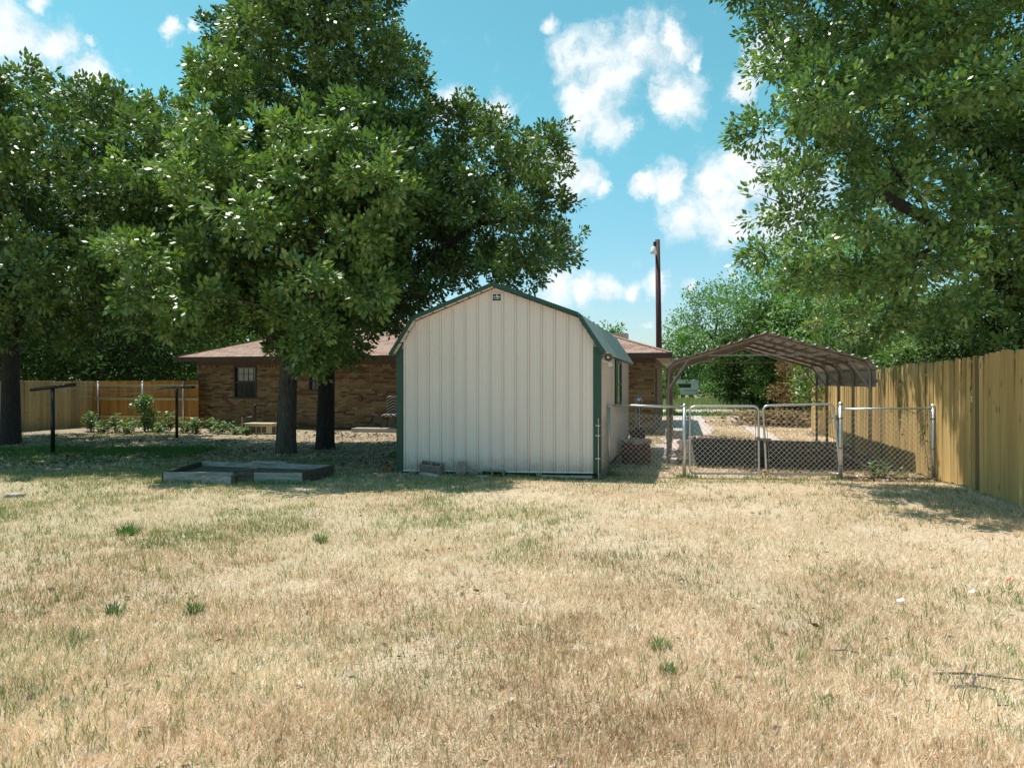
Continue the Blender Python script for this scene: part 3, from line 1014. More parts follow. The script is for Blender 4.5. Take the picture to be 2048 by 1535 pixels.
for i in range(4):                         # rake trim boards along the front gable
    (xa, za), (xb, zb) = out[i], out[i + 1]
    mb = MB()
    d = Vector((xb - xa, 0, zb - za)).normalized(); n = Vector((-d.z, 0, d.x))
    if n.z < 0: n = -n
    pa = Vector((xa, 0, za)); pb = Vector((xb, 0, zb))
    q = [pa - n * .022, pb - n * .022, pb + n * .041, pa + n * .041]
    mb.prism([(v.x, v.z) for v in q], 'y', YF - .02, YF)
    mb.build('rake_trim', M['green_trim'], shed)
    mb = MB()                              # cream soffit under the overhang, broken by the roof ribs
    L_ = (pb - pa).length; s = .03
    while s < L_ - .05:
        e_ = min(s + .2, L_ - .02)
        c0 = pa + d * s; c1 = pa + d * e_
        q = [c0 - n * .03, c1 - n * .03, c1 - n * .004, c0 - n * .004]
        mb.prism([(v.x, v.z) for v in q], 'y', YF + .002, -.03)
        s += .2286
    mb.build('overhang_strip', M['cream'] if i >= 2 else M['green_trim'], shed)
mb = MB(); mb.box(.022, .05, YF, YB, EV - .09, EV - .045); mb.build('eave_trim', M['green_trim'], shed)
# screws
mb = MB()
for zz in (.75, 1.28, 1.95, 2.4):
    for i in range(15):
        xx = -SW + .1 + i * PW + .075 + rb.uniform(-.01, .01)
        if roofz(xx) > zz + .15: mb.lathe([(.008, 0), (.006, .006), (0, .007)], 6, Matrix.Translation((xx, -.001, zz + rb.uniform(-.01, .01))) @ Matrix.Rotation(math.radians(90), 4, 'X'))
tag(mb.build('screw_heads', M['galv'], shed), kind='stuff')
# window in the side wall
mb = MB(); t = .06
mb.box(.0, .045, WY0, WY0 + t, WZ0, WZ1); mb.box(.0, .045, WY1 - t, WY1, WZ0, WZ1); mb.box(.0, .045, WY0 + t, WY1 - t, WZ0, WZ0 + t); mb.box(.0, .045, WY0 + t, WY1 - t, WZ1 - t, WZ1)
mb.box(.0, .04, WY0 + t, WY1 - t, 1.50, 1.54)
sw_ = mb.build('window', M['green_trim'], shed)
mb = MB(); mb.box(.018, .028, WY0 + t, WY1 - t, WZ0 + t, 1.50); mb.build('pane', M['glass'], sw_)
mb = MB(); mb.box(.018, .028, WY0 + t, WY1 - t, 1.54, WZ1 - t); mb.build('pane', M['glass'], sw_)
mb = MB(); mb.box(.029, .038, (WY0 + WY1) / 2 - .02, (WY0 + WY1) / 2 + .02, WZ0 + t, WZ1 - t); mb.build('glazing_bar', M['white'], sw_)
# badge under the peak
bd = MB(); bx, bz = -SW / 2 + .035, PK - .185
bd.box(bx - .083, bx + .083, -.032, -.018, bz - .068, bz + .068)
bo = bd.build('badge', M['white'], shed)
mb = MB(); mb.box(bx - .070, bx + .066, -.036, -.0325, bz - .052, bz + .056); mb.build('badge_panel', M['black'], bo)
mb = MB()
star = [(-.012, .05), (.008, .05), (.008, .032), (.03, .026), (.036, .012), (.022, .002), (.008, -.012), (-.002, -.004), (-.012, .006), (-.026, .008), (-.018, .02), (-.012, .022)]
mb.prism([(bx + a, bz + b) for a, b in star], 'y', -.040, -.0365)
for i in range(12):                      # curved line of lettering, too small to read
    a = math.radians(205 + i * 12)
    cx, cz = bx - .002 + .052 * math.cos(a), bz + .018 + .042 * math.sin(a)
    mb.box(cx - .004, cx + .004, -.040, -.0365, cz - .006, cz + .006)
for sgn in (-1, 1):
    for i in range(5):
        mb.box(bx + sgn * (.03 + i * .007) - .0025, bx + sgn * (.03 + i * .007) + .0025, -.040, -.0365, bz + .012 - i * .002, bz + .026 - i * .002)
mb.build('badge_emblem', mat('badge_print', (.62, .6, .55), .5), bo)
mb = MB()
for yy in (.5, 2.2, 4.0, 5.8):
    mb.box(-SW + .05, -.05, yy, yy + .09, .0, .085)
mb.build('skid', M['bed_dark'], shed)

# floodlight on the shed side
fl = thing('floodlight', 'twin head floodlight with bronze cone on the shed side wall under the eave', 'floodlight', Vector((1.412, 11.7, 0)) + Vector((UX * .02 + VX * .16, UY * .02 + VY * .16, 1.93)), -A)
mb = MB(); mb.lathe([(0, 0), (.06, 0), (.06, .03), (0, .03)], 14, Matrix.Rotation(math.radians(90), 4, 'Y')); mb.build('base_plate', M['white'], fl)
c1 = Vector((.11, -.10, .03)); d1 = Vector((.28, -1, 0)).normalized()
mt = d1.to_track_quat('Z', 'Y').to_matrix().to_4x4(); mt.translation = c1
mb = MB(); mb.tube([(.02, 0, 0), (.08, 0, .02), c1 - d1 * .05], .012, 8); mb.build('arm', M['white'], fl, smooth=True)
mb = MB(); mb.lathe([(.018, -.06), (.03, -.055), (.062, .06), (.066, .06), (.069, .052), (.036, -.06)], 20, mt); hd = mb.build('lamp_shade', M['lampcone'], fl, smooth=True)
mb = MB(); mb.lathe([(0, .035), (.022, .03), (.03, .01), (.02, -.03), (0, -.04)], 14, mt); mb.build('bulb', M['bulb'], hd, smooth=True)
c2 = Vector((.12, .10, -.08)); d2 = Vector((.5, -.1, -1)).normalized()
mt = d2.to_track_quat('Z', 'Y').to_matrix().to_4x4(); mt.translation = c2
mb = MB(); mb.tube([(.02, .01, -.01), (.06, .02, -.03), c2 - d2 * .05], .012, 8); mb.build('arm', M['white'], fl, smooth=True)
mb = MB(); mb.lathe([(.0, -.075), (.03, -.07), (.035, -.03), (.055, .05), (.05, .05)], 18, mt); mb.build('lamp_shade', M['white'], fl, smooth=True)

# blocks and rubble along the shed foot
def cinder(name, label, loc, rot, grp='concrete blocks under the shed edge'):
    t_ = thing(name, label, 'block', loc, 0, grp)
    t_.rotation_euler = rot
    mb = MB(); L_, W_, h_ = .39, .15, .15
    # body with two hollow cores open on the +z face
    w = .028
    mb.box(-L_ / 2, L_ / 2, -W_ / 2, -W_ / 2 + w, 0, h_); mb.box(-L_ / 2, L_ / 2, W_ / 2 - w, W_ / 2, 0, h_)
    for c in (-L_ / 2, -w / 2, L_ / 2 - w):
        mb.box(c, c + w, -W_ / 2 + w, W_ / 2 - w, 0, h_)
    mb.build('block_body', M['block'], t_)
    return t_


def rock(name, label, cat, loc, size, m, seed, group=None, flat=1.0, rz=0, rot=None):
    """a faceted stone: jittered subdivided box"""
    r_ = random.Random(seed)
    import bmesh
    bm = bmesh.new()
    bmesh.ops.create_icosphere(bm, subdivisions=2, radius=1)
    for v in bm.verts:
        c = v.co
        f_ = max(abs(c.x), abs(c.y), abs(c.z))
        c = c / f_ ** .65
        n_ = 1 + r_.uniform(-.10, .10)
        v.co = Vector((c.x * size[0] / 2 * n_, c.y * size[1] / 2 * n_, c.z * size[2] / 2 * n_))
    me = bpy.data.meshes.new(name); bm.to_mesh(me); bm.free()
    me.materials.append(m)
    o = bpy.data.objects.new(name, me); COL.objects.link(o)
    o.location = loc; o.rotation_euler = rot or (0, 0, rz)
    return tag(o, label, cat, group)


def shed_pt(px, back=0.1, base=(1.412, 11.7)):
    """a point just in front of the shed wall at image column px"""
    k = (px - 1024) / F
    bx_, by_ = base[0] - VX * back, base[1] - VY * back
    s = (bx_ - k * by_) / (UX - k * UY)
    return bx_ - s * UX, by_ - s * UY


x, y = shed_pt(864, .12); cinder('cinder_block', 'tilted cinder block with open cores at the left foot of the shed', (x, y, .055), (math.radians(24), math.radians(5), -A - .08))
x, y = shed_pt(988, .10); cinder('cinder_block', 'upright cinder block on its side near the middle of the shed foot', (x, y + .06, .02), (math.radians(82), 0, -A + .02))
x, y = shed_pt(922, .2)
mb = MB()
ol = [(-.065, 0), (.055, 0), (.082, .05), (.09, .2), (.07, .235), (.03, .25), (-.04, .25), (-.075, .225), (-.088, .18), (-.09, .06)]
mb.prism(ol, 'y', -.025, .025)
o = mb.build('paver', M['paver'], bevel=.012); o.location = (x, y, .0); o.rotation_euler = (math.radians(-14), 0, -A)
tag(o, 'rose grey rounded paver leaning upright against the shed', 'paver')
x, y = shed_pt(858, .34); rock('rubble_slab', 'pale broken slab lying in front of the tilted cinder block', 'rubble', (x, y, .025), (.36, .16, .05), M['rubble'], 1, rot=(.1, .12, -A - .1))
x, y = shed_pt(947, .18); rock('rubble_stone', 'triangular brown stone right of the leaning paver', 'rubble', (x, y, .04), (.16, .12, .13), M['block'], 2, rot=(.2, .4, 0))
x, y = shed_pt(966, .30); rock('rubble_slab', 'flat thin stone in grass before the upright block', 'rubble', (x, y, .02), (.2, .12, .035), M['rubble'], 3)
x, y = shed_pt(1078, .03); rock('rubble_stone', 'small grey stone jammed beneath the shed panel', 'rubble', (x, y, .035), (.1, .12, .09), M['block'], 4)
x, y = shed_pt(826, .1); rock('rubble_stone', 'low dark stone at the left corner of the shed', 'rubble', (x, y, .02), (.16, .12, .05), M['block'], 5)
x, y = shed_pt(1110, .12); mb = MB(); mb.box(-.22, .22, -.06, .06, 0, .035); o = mb.build('concrete_strip', M['rubble'], bevel=.006); o.location = (x, y, .012); o.rotation_euler = (0, 0, -A + .03); tag(o, 'grey edging strip lying along the right foot of the shed', 'edging')
x, y = shed_pt(1160, .10); mb = MB(); mb.box(-.2, .2, -.05, .05, 0, .035); o = mb.build('concrete_strip', M['concrete'], bevel=.006); o.location = (x, y, .018); o.rotation_euler = (0, -.02, -A); tag(o, 'paler edging strip nearest the right shed corner', 'edging')
x, y = shed_pt(780, .0); rock('rubble_stone', 'rusty orange lump beside the left green corner trim', 'rubble', (x - .05, y + .1, .04), (.2, .15, .1), mat('rusty_lump', (.25, .09, .04), .9, noise=(12, .5, 1.3)), 6)

# ------------------------------------------------------------------ chain link fence and gates
GA = Vector((1.69, 12.62)); GB = Vector((7.005, 12.05))


def gpt(px):
    k = (px - 1024) / F
    t = (k * GA.y - GA.x) / ((GB.x - GA.x) - k * (GB.y - GA.y))
    p = GA + (GB - GA) * t
    return Vector((p.x, p.y, g1(p.x, p.y)))


def chain(mb, a, b, z0a, z1a, z0b, z1b, cell=.068, r=.0019, off=.0):
    """diamond mesh of wires between a and b (xy vectors), top and bottom heights at both ends"""
    a = Vector(a[:2]); b = Vector(b[:2]); L_ = (b - a).length; d = (b - a) / L_; nrm = Vector((-d.y, d.x))

    def w(s, z, o_=0): 
        p = a + d * s + nrm * (off + o_)
        return (p.x, p.y, z)
    Hh = max(z1a - z0a, z1b - z0b); r = r * 1.55; cell = .088
    z0 = min(z0a, z0b)
    for sg in (1, -1):
        c = -Hh
        while c < L_ + Hh:
            # line s = c + sg*(z-z0)
            zs = np.linspace(z0, z0 + Hh, 60)
            ss = c + zs - z0 if sg > 0 else c + Hh - (zs - z0)
            bot = z0a + (z0b - z0a) * ss / L_; top = z1a + (z1b - z1a) * ss / L_
            ok = (ss > 0) & (ss < L_) & (zs > bot) & (zs < top)
            if ok.any():
                i0, i1 = np.where(ok)[0][[0, -1]]
                if i1 > i0:
                    mb.tube([w(ss[i0], zs[i0], sg * .002), w(ss[i1], zs[i1], sg * .002)], r, 4, False)
            c += cell


def zat(py, Y): return H - (py - 765) / F * Y


# left run: shed corner to gate post
pA, pG1, pG2, pE = gpt(1217.7), gpt(1371), gpt(1681), gpt(1866)
fence_l = thing('chain_link_fence', 'chain link fence panel between the shed corner and the left gate post', 'fence', pA, 0)


def rel(root, p): return tuple(Vector(p) - Vector(root.location))


def post(name, root, p, z1, r=.03, cap=True, m='galv'):
    mb = MB()
    q = rel(root, (p.x, p.y, 0)); zz = root.location.z
    mb.tube([(q[0], q[1], p.z - zz - .05), (q[0], q[1], z1 - zz)], r, 14)
    o = mb.build(name, M[m], root, smooth=False)
    for pl in o.data.polygons: pl.use_smooth = len(pl.vertices) == 4
    if cap:
        mb = MB(); mb.lathe([(r * 1.15, -.03), (r * 1.15, .0), (r * .95, .02), (r * .45, .038), (0, .04)], 14, Matrix.Translation((q[0], q[1], z1 - zz)))
        mb.build('post_cap', M[m], o, smooth=True)
    return o


post('post', fence_l, pA, 1.15, .024, m='galv')
post('post', fence_l, pG1 + Vector((-.02, 0, 0)), 1.15, .033)
mb = MB(); mb.tube([rel(fence_l, (pA.x + .06, pA.y, zat(810, pA.y))), rel(fence_l, (pG1.x - .02, pG1.y, zat(813.5, pG1.y)))], .021, 12); mb.build('top_rail', M['galv'], fence_l, smooth=True)
mb = MB(); chain(mb, rel(fence_l, pA), rel(fence_l, pG1), 0, 1.09, 0.02, 1.05, .07); tag(mb.build('chain_link', M['wire'], fence_l), kind='stuff')
# mesh return from the rod at the shed corner to the first post
rodp = Vector((1.412 + UX * -.012 - VX * .05, 11.7 + UY * -.012 - VY * .05, 0))
mb = MB(); chain(mb, rel(fence_l, rodp), rel(fence_l, pA), .06, 1.02, 0.02, 1.06, .07); tag(mb.build('chain_link', M['wire'], fence_l), kind='stuff')
mb = MB(); q = rel(fence_l, rodp); zz = fence_l.location.z
mb.tube([(q[0], q[1], -zz - .02), (q[0], q[1], .98 - zz)], .007, 8)
for z_ in (.33, .7, .86): mb.bar((q[0] - .045, q[1] + .01, z_ - zz), (q[0] + .03, q[1] - .005, z_ - zz), .012, .012)
mb.build('tension_bar', M['galv'], fence_l)
# right run
fence_r = thing('chain_link_fence', 'short chain link panel between the right gate post and the wooden fence', 'fence', pE, 0)
post('post', fence_r, pG2, 1.19, .036)
post('post', fence_r, pE, 1.16, .036)
mb = MB(); mb.tube([rel(fence_r, (pG2.x, pG2.y, 1.105)), rel(fence_r, (pE.x, pE.y, 1.125))], .019, 12); mb.build('top_rail', M['galv'], fence_r, smooth=True)
mb = MB(); chain(mb, rel(fence_r, pG2), rel(fence_r, pE), .03 - fence_r.location.z - .09, 1.10 - fence_r.location.z, .0 - fence_r.location.z - .05, 1.11 - fence_r.location.z, .07); tag(mb.build('chain_link', M['wire'], fence_r), kind='stuff')
for zz_ in (.15, .45, .95):
    for pp in (pG2, pE):
        mb = MB(); q = rel(fence_r, (pp.x, pp.y, zz_)); mb.lathe([(.040, -.012), (.043, -.01), (.043, .01), (.040, .012)], 14, Matrix.Translation(q)); mb.build('band', M['galv_dull'], fence_r, smooth=True)


def gate(label, corners, grp='driveway gate leaves'):
    """corners: (px, py) bl, br, tr, tl in the gate plane"""
    w3 = []
    for (px, py) in corners:
        p = gpt(px); w3.append(Vector((p.x, p.y, zat(py, p.y))))
    base = Vector((w3[0].x, w3[0].y, g1(w3[0].x, w3[0].y)))
    t_ = thing('gate', label, 'gate', base, 0, grp)
    c = [p - base for p in w3]
    pts = []
    rad = .10
    for i in range(4):
        p0, p1, p2 = c[i - 1], c[i], c[(i + 1) % 4]
        a = (p0 - p1).normalized(); b = (p2 - p1).normalized()
        for k in range(6):
            tt = k / 5
            q = p1 + a * rad * (1 - tt) ** 2 + b * rad * tt ** 2
            pts.append(q)
    pts.append(pts[0]); 
    mb = MB(); mb.tube(pts, .019, 10, False); mb.build('frame', M['galv'], t_, smooth=True)
    mb = MB(); s_in = .05
    chain(mb, c[0] + (c[1] - c[0]) * .03, c[0] + (c[1] - c[0]) * .97, c[0].z + .0, c[3].z - .03, c[1].z + .0, c[2].z - .03, .07)
    tag(mb.build('chain_link', M['wire'], t_), kind='stuff')
    for sd, (lo, hi) in ((0, (c[0], c[3])), (1, (c[1], c[2]))):
        d = (c[1] - c[0]).normalized() * (.05 if sd == 0 else -.05)
        mb = MB(); mb.tube([lo + d + Vector((0, 0, .06)), hi + d - Vector((0, 0, .1))], .005, 6)
        for f_ in (.2, .8):
            q = lo + (hi - lo) * f_
            mb.bar(q - d * .3, q + d * 1.2, .012, .02)
        mb.build('tension_bar', M['galv_dull'], t_)
    return t_, c


gl, cl = gate('left chain link gate leaf beside the left gate post', [(1379, 946), (1518, 947), (1517, 812), (1380, 812)])
gr, cr_ = gate('right chain link gate leaf, sagging and tilted', [(1533, 947), (1681, 949), (1667, 807.5), (1526, 811)])
mb = MB()
for f_ in (.15, .82):
    q = cl[0] + (cl[3] - cl[0]) * f_
    mb.tube([q + Vector((-.06, .0, 0)), q + Vector((.0, 0, 0))], .016, 8); mb.tube([q + Vector((-.035, .0, -.04)), q + Vector((-.035, 0, .05))], .012, 8)
mb.build('hinge', M['galv_dull'], gl)
mb = MB()
for f_ in (.25, .8):
    q = cr_[1] + (cr_[2] - cr_[1]) * f_
    mb.tube([q, q + Vector((.05 if f_ < .5 else .09, 0, 0))], .012, 8); mb.tube([q + Vector((.03, 0, -.04)), q + Vector((.03, 0, .05))], .012, 8)
mb.build('hinge', M['galv_dull'], gr)
q = cl[1] + (cl[2] - cl[1]) * .52
mb = MB(); mb.bar(q + Vector((-.06, -.02, .0)), q + Vector((.2, -.03, -.01)), .014, .03); mb.tube([q + Vector((0, 0, -.03)), q + Vector((0, 0, .03))], .026, 10)
mb.bar(q + Vector((.12, -.02, -.03)), q + Vector((.2, -.03, -.035)), .01, .02)
mb.box(q.x + .07, q.x + .10, q.y - .04, q.y - .02, q.z - .08, q.z - .02)
mb.build('latch', M['galv_dull'], gl)

# ------------------------------------------------------------------ wooden fences


def picket_mesh(name, w, h, th, m, dog=.028, n=None):
    mb = MB()
    mb.prism([(-w / 2, 0), (w / 2, 0), (w / 2, h - dog), (w / 2 - dog, h), (-w / 2 + dog, h), (-w / 2, h - dog)], 'y', -th / 2, th / 2)
    return mb.mesh(name, m)


fence_w = thing('wooden_fence', 'tall pine picket fence along the right side of the driveway', 'fence', (4.19 + .236 * 23.6, 23.6, 0), 0)
fd = Vector((VX, VY))
PKW = .138
me_p = picket_mesh('picket', PKW - .004, 1.0, .016, M['fence'])
me_g = picket_mesh('picket', PKW - .004, 1.0, .016, M['fence_grey'])


def ftop(Y):
    return float(np.interp(Y, [6, 8.9, 12.0, 13.5, 15.8, 23.65], [2.04, 1.985, 1.885, 1.90, 1.845, 1.925]))


npk = 128
rf = random.Random(9)
for i in range(npk):
    s = i * PKW
    x = 4.19 + .236 * 23.6 - fd.x * s; y = 23.6 - fd.y * s
    zb = g1(x, y) + .01 + rf.uniform(0, .03); zt = ftop(y) + rf.uniform(-.022, .018)
    me = me_g if i in (99, 62) else me_p
    o = piece('picket', me, fence_w, (x - fence_w.location.x + rf.uniform(-.004, .004), y - fence_w.location.y, zb), (rf.uniform(-.01, .01), rf.uniform(-.006, .006), math.pi / 2 - A + rf.uniform(-.04, .04)), (rf.uniform(.97, 1.0), 1, zt - zb))
    if me is me_g: o['label'] = 'greyer weathered picket'
for zr in (.35, 1.0, 1.6):
    mb = MB(); mb.bar((.05, 0, zr), (.05 - fd.x * npk * PKW, -fd.y * npk * PKW, zr), .04, .09); mb.build('rail', M['rail_wood'], fence_w)
# end post of right fence
# left rear fences
LC = Vector((-14.99, 26.0))
fence_s = thing('wooden_fence', 'tan picket fence running away along the left boundary behind the oak', 'fence', (LC.x, LC.y, 0), 0)
me_t = picket_mesh('picket', PKW - .004, 1.0, .016, M['fence_tan'])
for i in range(76):
    s = i * PKW
    x = LC.x - fd.x * s; y = LC.y - fd.y * s
    zb = .0; zt = 1.615 + rf.uniform(-.012, .012) + .0 * s
    piece('picket', me_t, fence_s, (-fd.x * s, -fd.y * s, g1(x, y) + zb), (rf.uniform(-.01, .01), 0, math.pi / 2 - A + rf.uniform(-.02, .02)), (1, 1, zt))
for zr in (.35, .9, 1.4):
    mb = MB(); mb.bar((-.04, 0, zr), (-.04 - fd.x * 76 * PKW, -fd.y * 76 * PKW, zr), .04, .09); mb.build('rail', M['rail_wood'], fence_s)
fence_b = thing('wooden_fence', 'orange toned fence with steel posts and rails between the corner and the house', 'fence', (LC.x, LC.y, 0), 0)
me_o = picket_mesh('picket', PKW - .003, 1.0, .016, M['fence_orange'])
for i in range(31):
    s = .08 + i * PKW
    piece('picket', me_o, fence_b, (UX * s, UY * s, g1(LC.x + UX * s, LC.y + UY * s)), (0, 0, -A + rf.uniform(-.02, .02)), (1, 1, 1.62 + rf.uniform(-.012, .012)))
for zr in (.35, .98, 1.45):
    mb = MB(); mb.bar((UX * .05 - VX * .035, UY * .05 - VY * .035, zr), (UX * 4.32 - VX * .035, UY * 4.32 - VY * .035, zr), .045, .085); mb.build('rail', M['rail_wood'], fence_b)
for s in (.25, 2.1, 3.75):
    mb = MB(); q = (UX * s - VX * .085, UY * s - VY * .085)
    mb.tube([(q[0], q[1], -.02), (q[0], q[1], 1.56)], .028, 10); po = mb.build('post', M['galv'], fence_b, smooth=True)
    mb = MB(); mb.lathe([(.034, 1.55), (.034, 1.58), (.015, 1.60), (0, 1.605)], 10, Matrix.Translation((q[0], q[1], 0))); mb.build('post_cap', M['galv'], po, smooth=True)

# ------------------------------------------------------------------ carport
cx0, cy0 = 3.12, 14.5
carport = thing('carport', 'open metal carport with peaked ribbed roof behind the gates', 'carport', (cx0, cy0, 0), -A)
CWd = 3.72; LZ = 1.90; CPK = 2.47; GZ = -.10


def bow_prof():
    pts = [(0, GZ)]
    rad = .22
    slope = math.atan2(CPK - LZ, CWd / 2)
    pts.append((0, LZ - rad))
    for k in range(1, 7):
        tt = k / 6
        b = Vector((math.cos(slope), math.sin(slope)))
        q = Vector((0, LZ)) + Vector((0, -1)) * rad * (1 - tt) ** 2 + b * rad * tt ** 2
        pts.append((q.x, q.y))
    pts.append((CWd / 2, CPK))
    return pts


half = bow_prof()
full = half + [(CWd - a, b) for a, b in half[-2::-1]]
for i in range(5):
    yb = i * 1.4
    mb = MB(); mb.tube([(a, yb, b if b != GZ else g1(*lot(a, yb, cx0, cy0)) - .02) for a, b in full], .030, 8)
    mb.build('bow', M['bow'], carport, smooth=True)
    for sd in (0, 1):
        mb = MB()
        xa = .0 if sd == 0 else CWd; xb = .38 if sd == 0 else CWd - .38
        mb.bar((xa, yb, 1.42), (xb, yb, LZ + .38 * (CPK - LZ) / (CWd / 2) - .02), .035, .03)
        mb.build('brace', M['bow'], carport)
for yb in (0, 5.6):
    mb = MB(); mb.bar((.78, yb + .03, 2.09), (CWd - .78, yb + .03, 2.09), .02, .03); mb.build('collar_tie', M['bow'], carport)
for xa in (0, CWd):
    mb = MB(); mb.bar((xa, -.1, GZ + .03), (xa, 5.7, .02), .05, .05); mb.build('base_rail', M['bow'], carport)
# roof sheets with ribs running lengthwise
prof = []
o_ = .035
path = [(-o_, 1.47), (-o_, 1.62), (-o_, 1.74), (-.02, 1.85), (.04, 1.935), (.14, 1.985)]
sl2 = (CPK - LZ) / (CWd / 2)
path += [(.14 + t_ * (CWd / 2 - .14), 1.985 + (CPK + .04 - 1.985) * t_) for t_ in np.linspace(0, 1, 9)[1:]]
path = path + [(CWd - a, b) for a, b in path[-2::-1]]
acc_ = [0]
for i in range(1, len(path)):
    acc_.append(acc_[-1] + math.hypot(path[i][0] - path[i - 1][0], path[i][1] - path[i - 1][1]))
TL = acc_[-1]


def on_path(s):
    x_ = np.interp(s, acc_, [p[0] for p in path]); z_ = np.interp(s, acc_, [p[1] for p in path])
    e1 = np.interp(min(s + .02, TL), acc_, [p[0] for p in path]) - np.interp(max(s - .02, 0), acc_, [p[0] for p in path])
    e2 = np.interp(min(s + .02, TL), acc_, [p[1] for p in path]) - np.interp(max(s - .02, 0), acc_, [p[1] for p in path])
    l_ = math.hypot(e1, e2)
    return float(x_), float(z_), -e2 / l_, e1 / l_


RS = .2286
nr = int(TL / RS)
sheet_pts = []
for i in range(nr + 1):
    b = i * TL / (nr + 1)
    w_ = TL / (nr + 1)
    for a, d in ((0, 0), (w_ * .36, 0), (w_ * .41, .036), (w_ * .59, .036), (w_ * .64, 0)):
        sheet_pts.append((b + a, d))
sheet_pts.append((TL, 0))
per = 5 * 4
k0 = 0
Y0, Y1 = -.30, 5.9
while k0 < len(sheet_pts) - 1:
    seg = sheet_pts[k0:k0 + per + 1]
    mb = MB()
    lo = []; hi = []
    for s, d in seg:
        x_, z_, n1, n2 = on_path(s)
        lo.append((x_ + n1 * d, z_ + n2 * d)); hi.append((x_ + n1 * (d + .003), z_ + n2 * (d + .003)))
    for j in range(len(seg) - 1):
        for ya, yb in ((Y0, Y1),):
            mb.quad([(lo[j][0], ya, lo[j][1]), (lo[j + 1][0], ya, lo[j + 1][1]), (lo[j + 1][0], yb, lo[j + 1][1]), (lo[j][0], yb, lo[j][1])])
            mb.quad([(hi[j][0], ya, hi[j][1]), (hi[j][0], yb, hi[j][1]), (hi[j + 1][0], yb, hi[j + 1][1]), (hi[j + 1][0], ya, hi[j + 1][1])])
        for yy in (Y0, Y1):
            mb.quad([(lo[j][0], yy, lo[j][1]), (lo[j + 1][0], yy, lo[j + 1][1]), (hi[j + 1][0], yy, hi[j + 1][1]), (hi[j][0], yy, hi[j][1])])
    mb.build('roof_panel', M['sheet'], carport)
    k0 += per

# ------------------------------------------------------------------ clothes line
P1 = Vector(((105.5 - 1024) / F * 15.75, 15.75, 0)); P2 = Vector(((353.6 - 1024) / F * 20.4, 20.4, 0))


def tpost(label, p, zt, hl, tilt, rz=-A, shift=0.0):
    t_ = thing('clothes_post', label, 'clothes post', (p.x, p.y, g1(p.x, p.y)), rz, 'black clothes line posts')
    mb = MB(); mb.tube([(0, 0, -.02), (0, 0, zt)], .042, 12); mb.build('pole', M['black'], t_, smooth=True)
    mb = MB(); mb.tube([(-hl + shift, 0, zt + .02 - tilt * hl), (hl + shift, 0, zt + .02 + tilt * hl)], .036, 12); mb.build('crossbar', M['black'], t_, smooth=True)
    return t_


tpost('near black T shaped clothes post with tilted crossbar by the left oak', P1, 1.44, .58, .105)
tpost('far black T shaped clothes post near the house corner', P2, 1.40, .58, .02)
for i in range(4):
    o1 = (-.5 + i * .33)
    a = Vector((P1.x + UX * o1, P1.y + UY * o1, 1.465 + .105 * o1)); b = Vector((P2.x + UX * o1, P2.y + UY * o1, 1.425))
    sag = (.22, .06, .16, .03)[i]
    pts = [a.lerp(b, t_) - Vector((0, 0, sag * 4 * t_ * (1 - t_))) for t_ in np.linspace(0, 1, 14)]
    mb = MB(); mb.tube(pts, .0035, 5)
    o = mb.build('clothes_line', M['wire'])
    tag(o, ('slackest clothes line wire at the left end of the crossbars', 'taut clothes line wire second from the left', 'sagging clothes line wire second from the right', 'tautest clothes line wire at the right end of the crossbars')[i], 'clothes line', 'clothes line wires')

# ------------------------------------------------------------------ raised bed
bed = thing('raised_bed', 'weathered grey board garden bed with broken front in front of the oak', 'garden bed', (-4.3, 11.9, 0), 0)
c_ = [Vector((-5.40, 11.25, 0)), Vector((-3.24, 11.2, 0)), Vector((-3.0, 12.15, 0)), Vector((-5.45, 12.75, 0))]
bz = [Vector(p) - Vector((-4.3, 11.9, 0)) for p in c_]


def board(name, a, b, z0, z1, m, th=.038, label=None, tilt=0):
    mb = MB(); mb.bar(Vector((a.x, a.y, (z0 + z1) / 2)), Vector((b.x, b.y, (z0 + z1) / 2 + tilt)), th, z1 - z0)
    o = mb.build(name, m, bed)
    if label: o['label'] = label
    return o


A0, B0, C0, D0 = bz
mid = A0.lerp(B0, .62)
board('board', A0, A0.lerp(B0, .5), .0, .165, M['bed_wood'])
board('board', A0.lerp(B0, .655), B0, .0, .16, M['bed_wood'])
board('board', B0, C0, .0, .175, M['bed_dark'])
board('board', D0, C0, .0, .17, M['bed_wood'])
board('board', A0 + Vector((-.02, 0, 0)), D0 + Vector((-.02, 0, 0)), .0, .16, M['bed_dark'])
board('board', Vector((-.45, -.80, 0)), Vector((.08, -.93, 0)), .0, .13, M['bed_wood'], label='loose board fallen outward')
board('board', Vector((-.42, -.55, 0)), Vector((.22, -.50, 0)), .13, .165, M['bed_dark'], .1, label='loose board lying across', tilt=.02)
board('board', Vector((-.43, -.67, 0)), Vector((-.05, -.78, 0)), .12, .14, M['bed_wood'], .08, tilt=-.02)
board('board', D0.lerp(C0, .40), D0.lerp(C0, .66) + Vector((0, .05, 0)), .17, .20, M['bed_wood'], .14, label='board lying on the rear edge')
mb = MB(); mb.box(.06, .12, -.96, -.86, 0, .15); mb.build('corner_peg', M['bed_dark'], bed)
mb = MB(); mb.quad([A0 + Vector((0, 0, .07)), B0 + Vector((0, 0, .07)), C0 + Vector((0, 0, .09)), D0 + Vector((0, 0, .09))]); mb.quad([A0 + Vector((0, 0, .01)), B0 + Vector((0, 0, .01)), B0 + Vector((0, 0, .07)), A0 + Vector((0, 0, .07))])
mb.build('soil', M['soil'], bed)

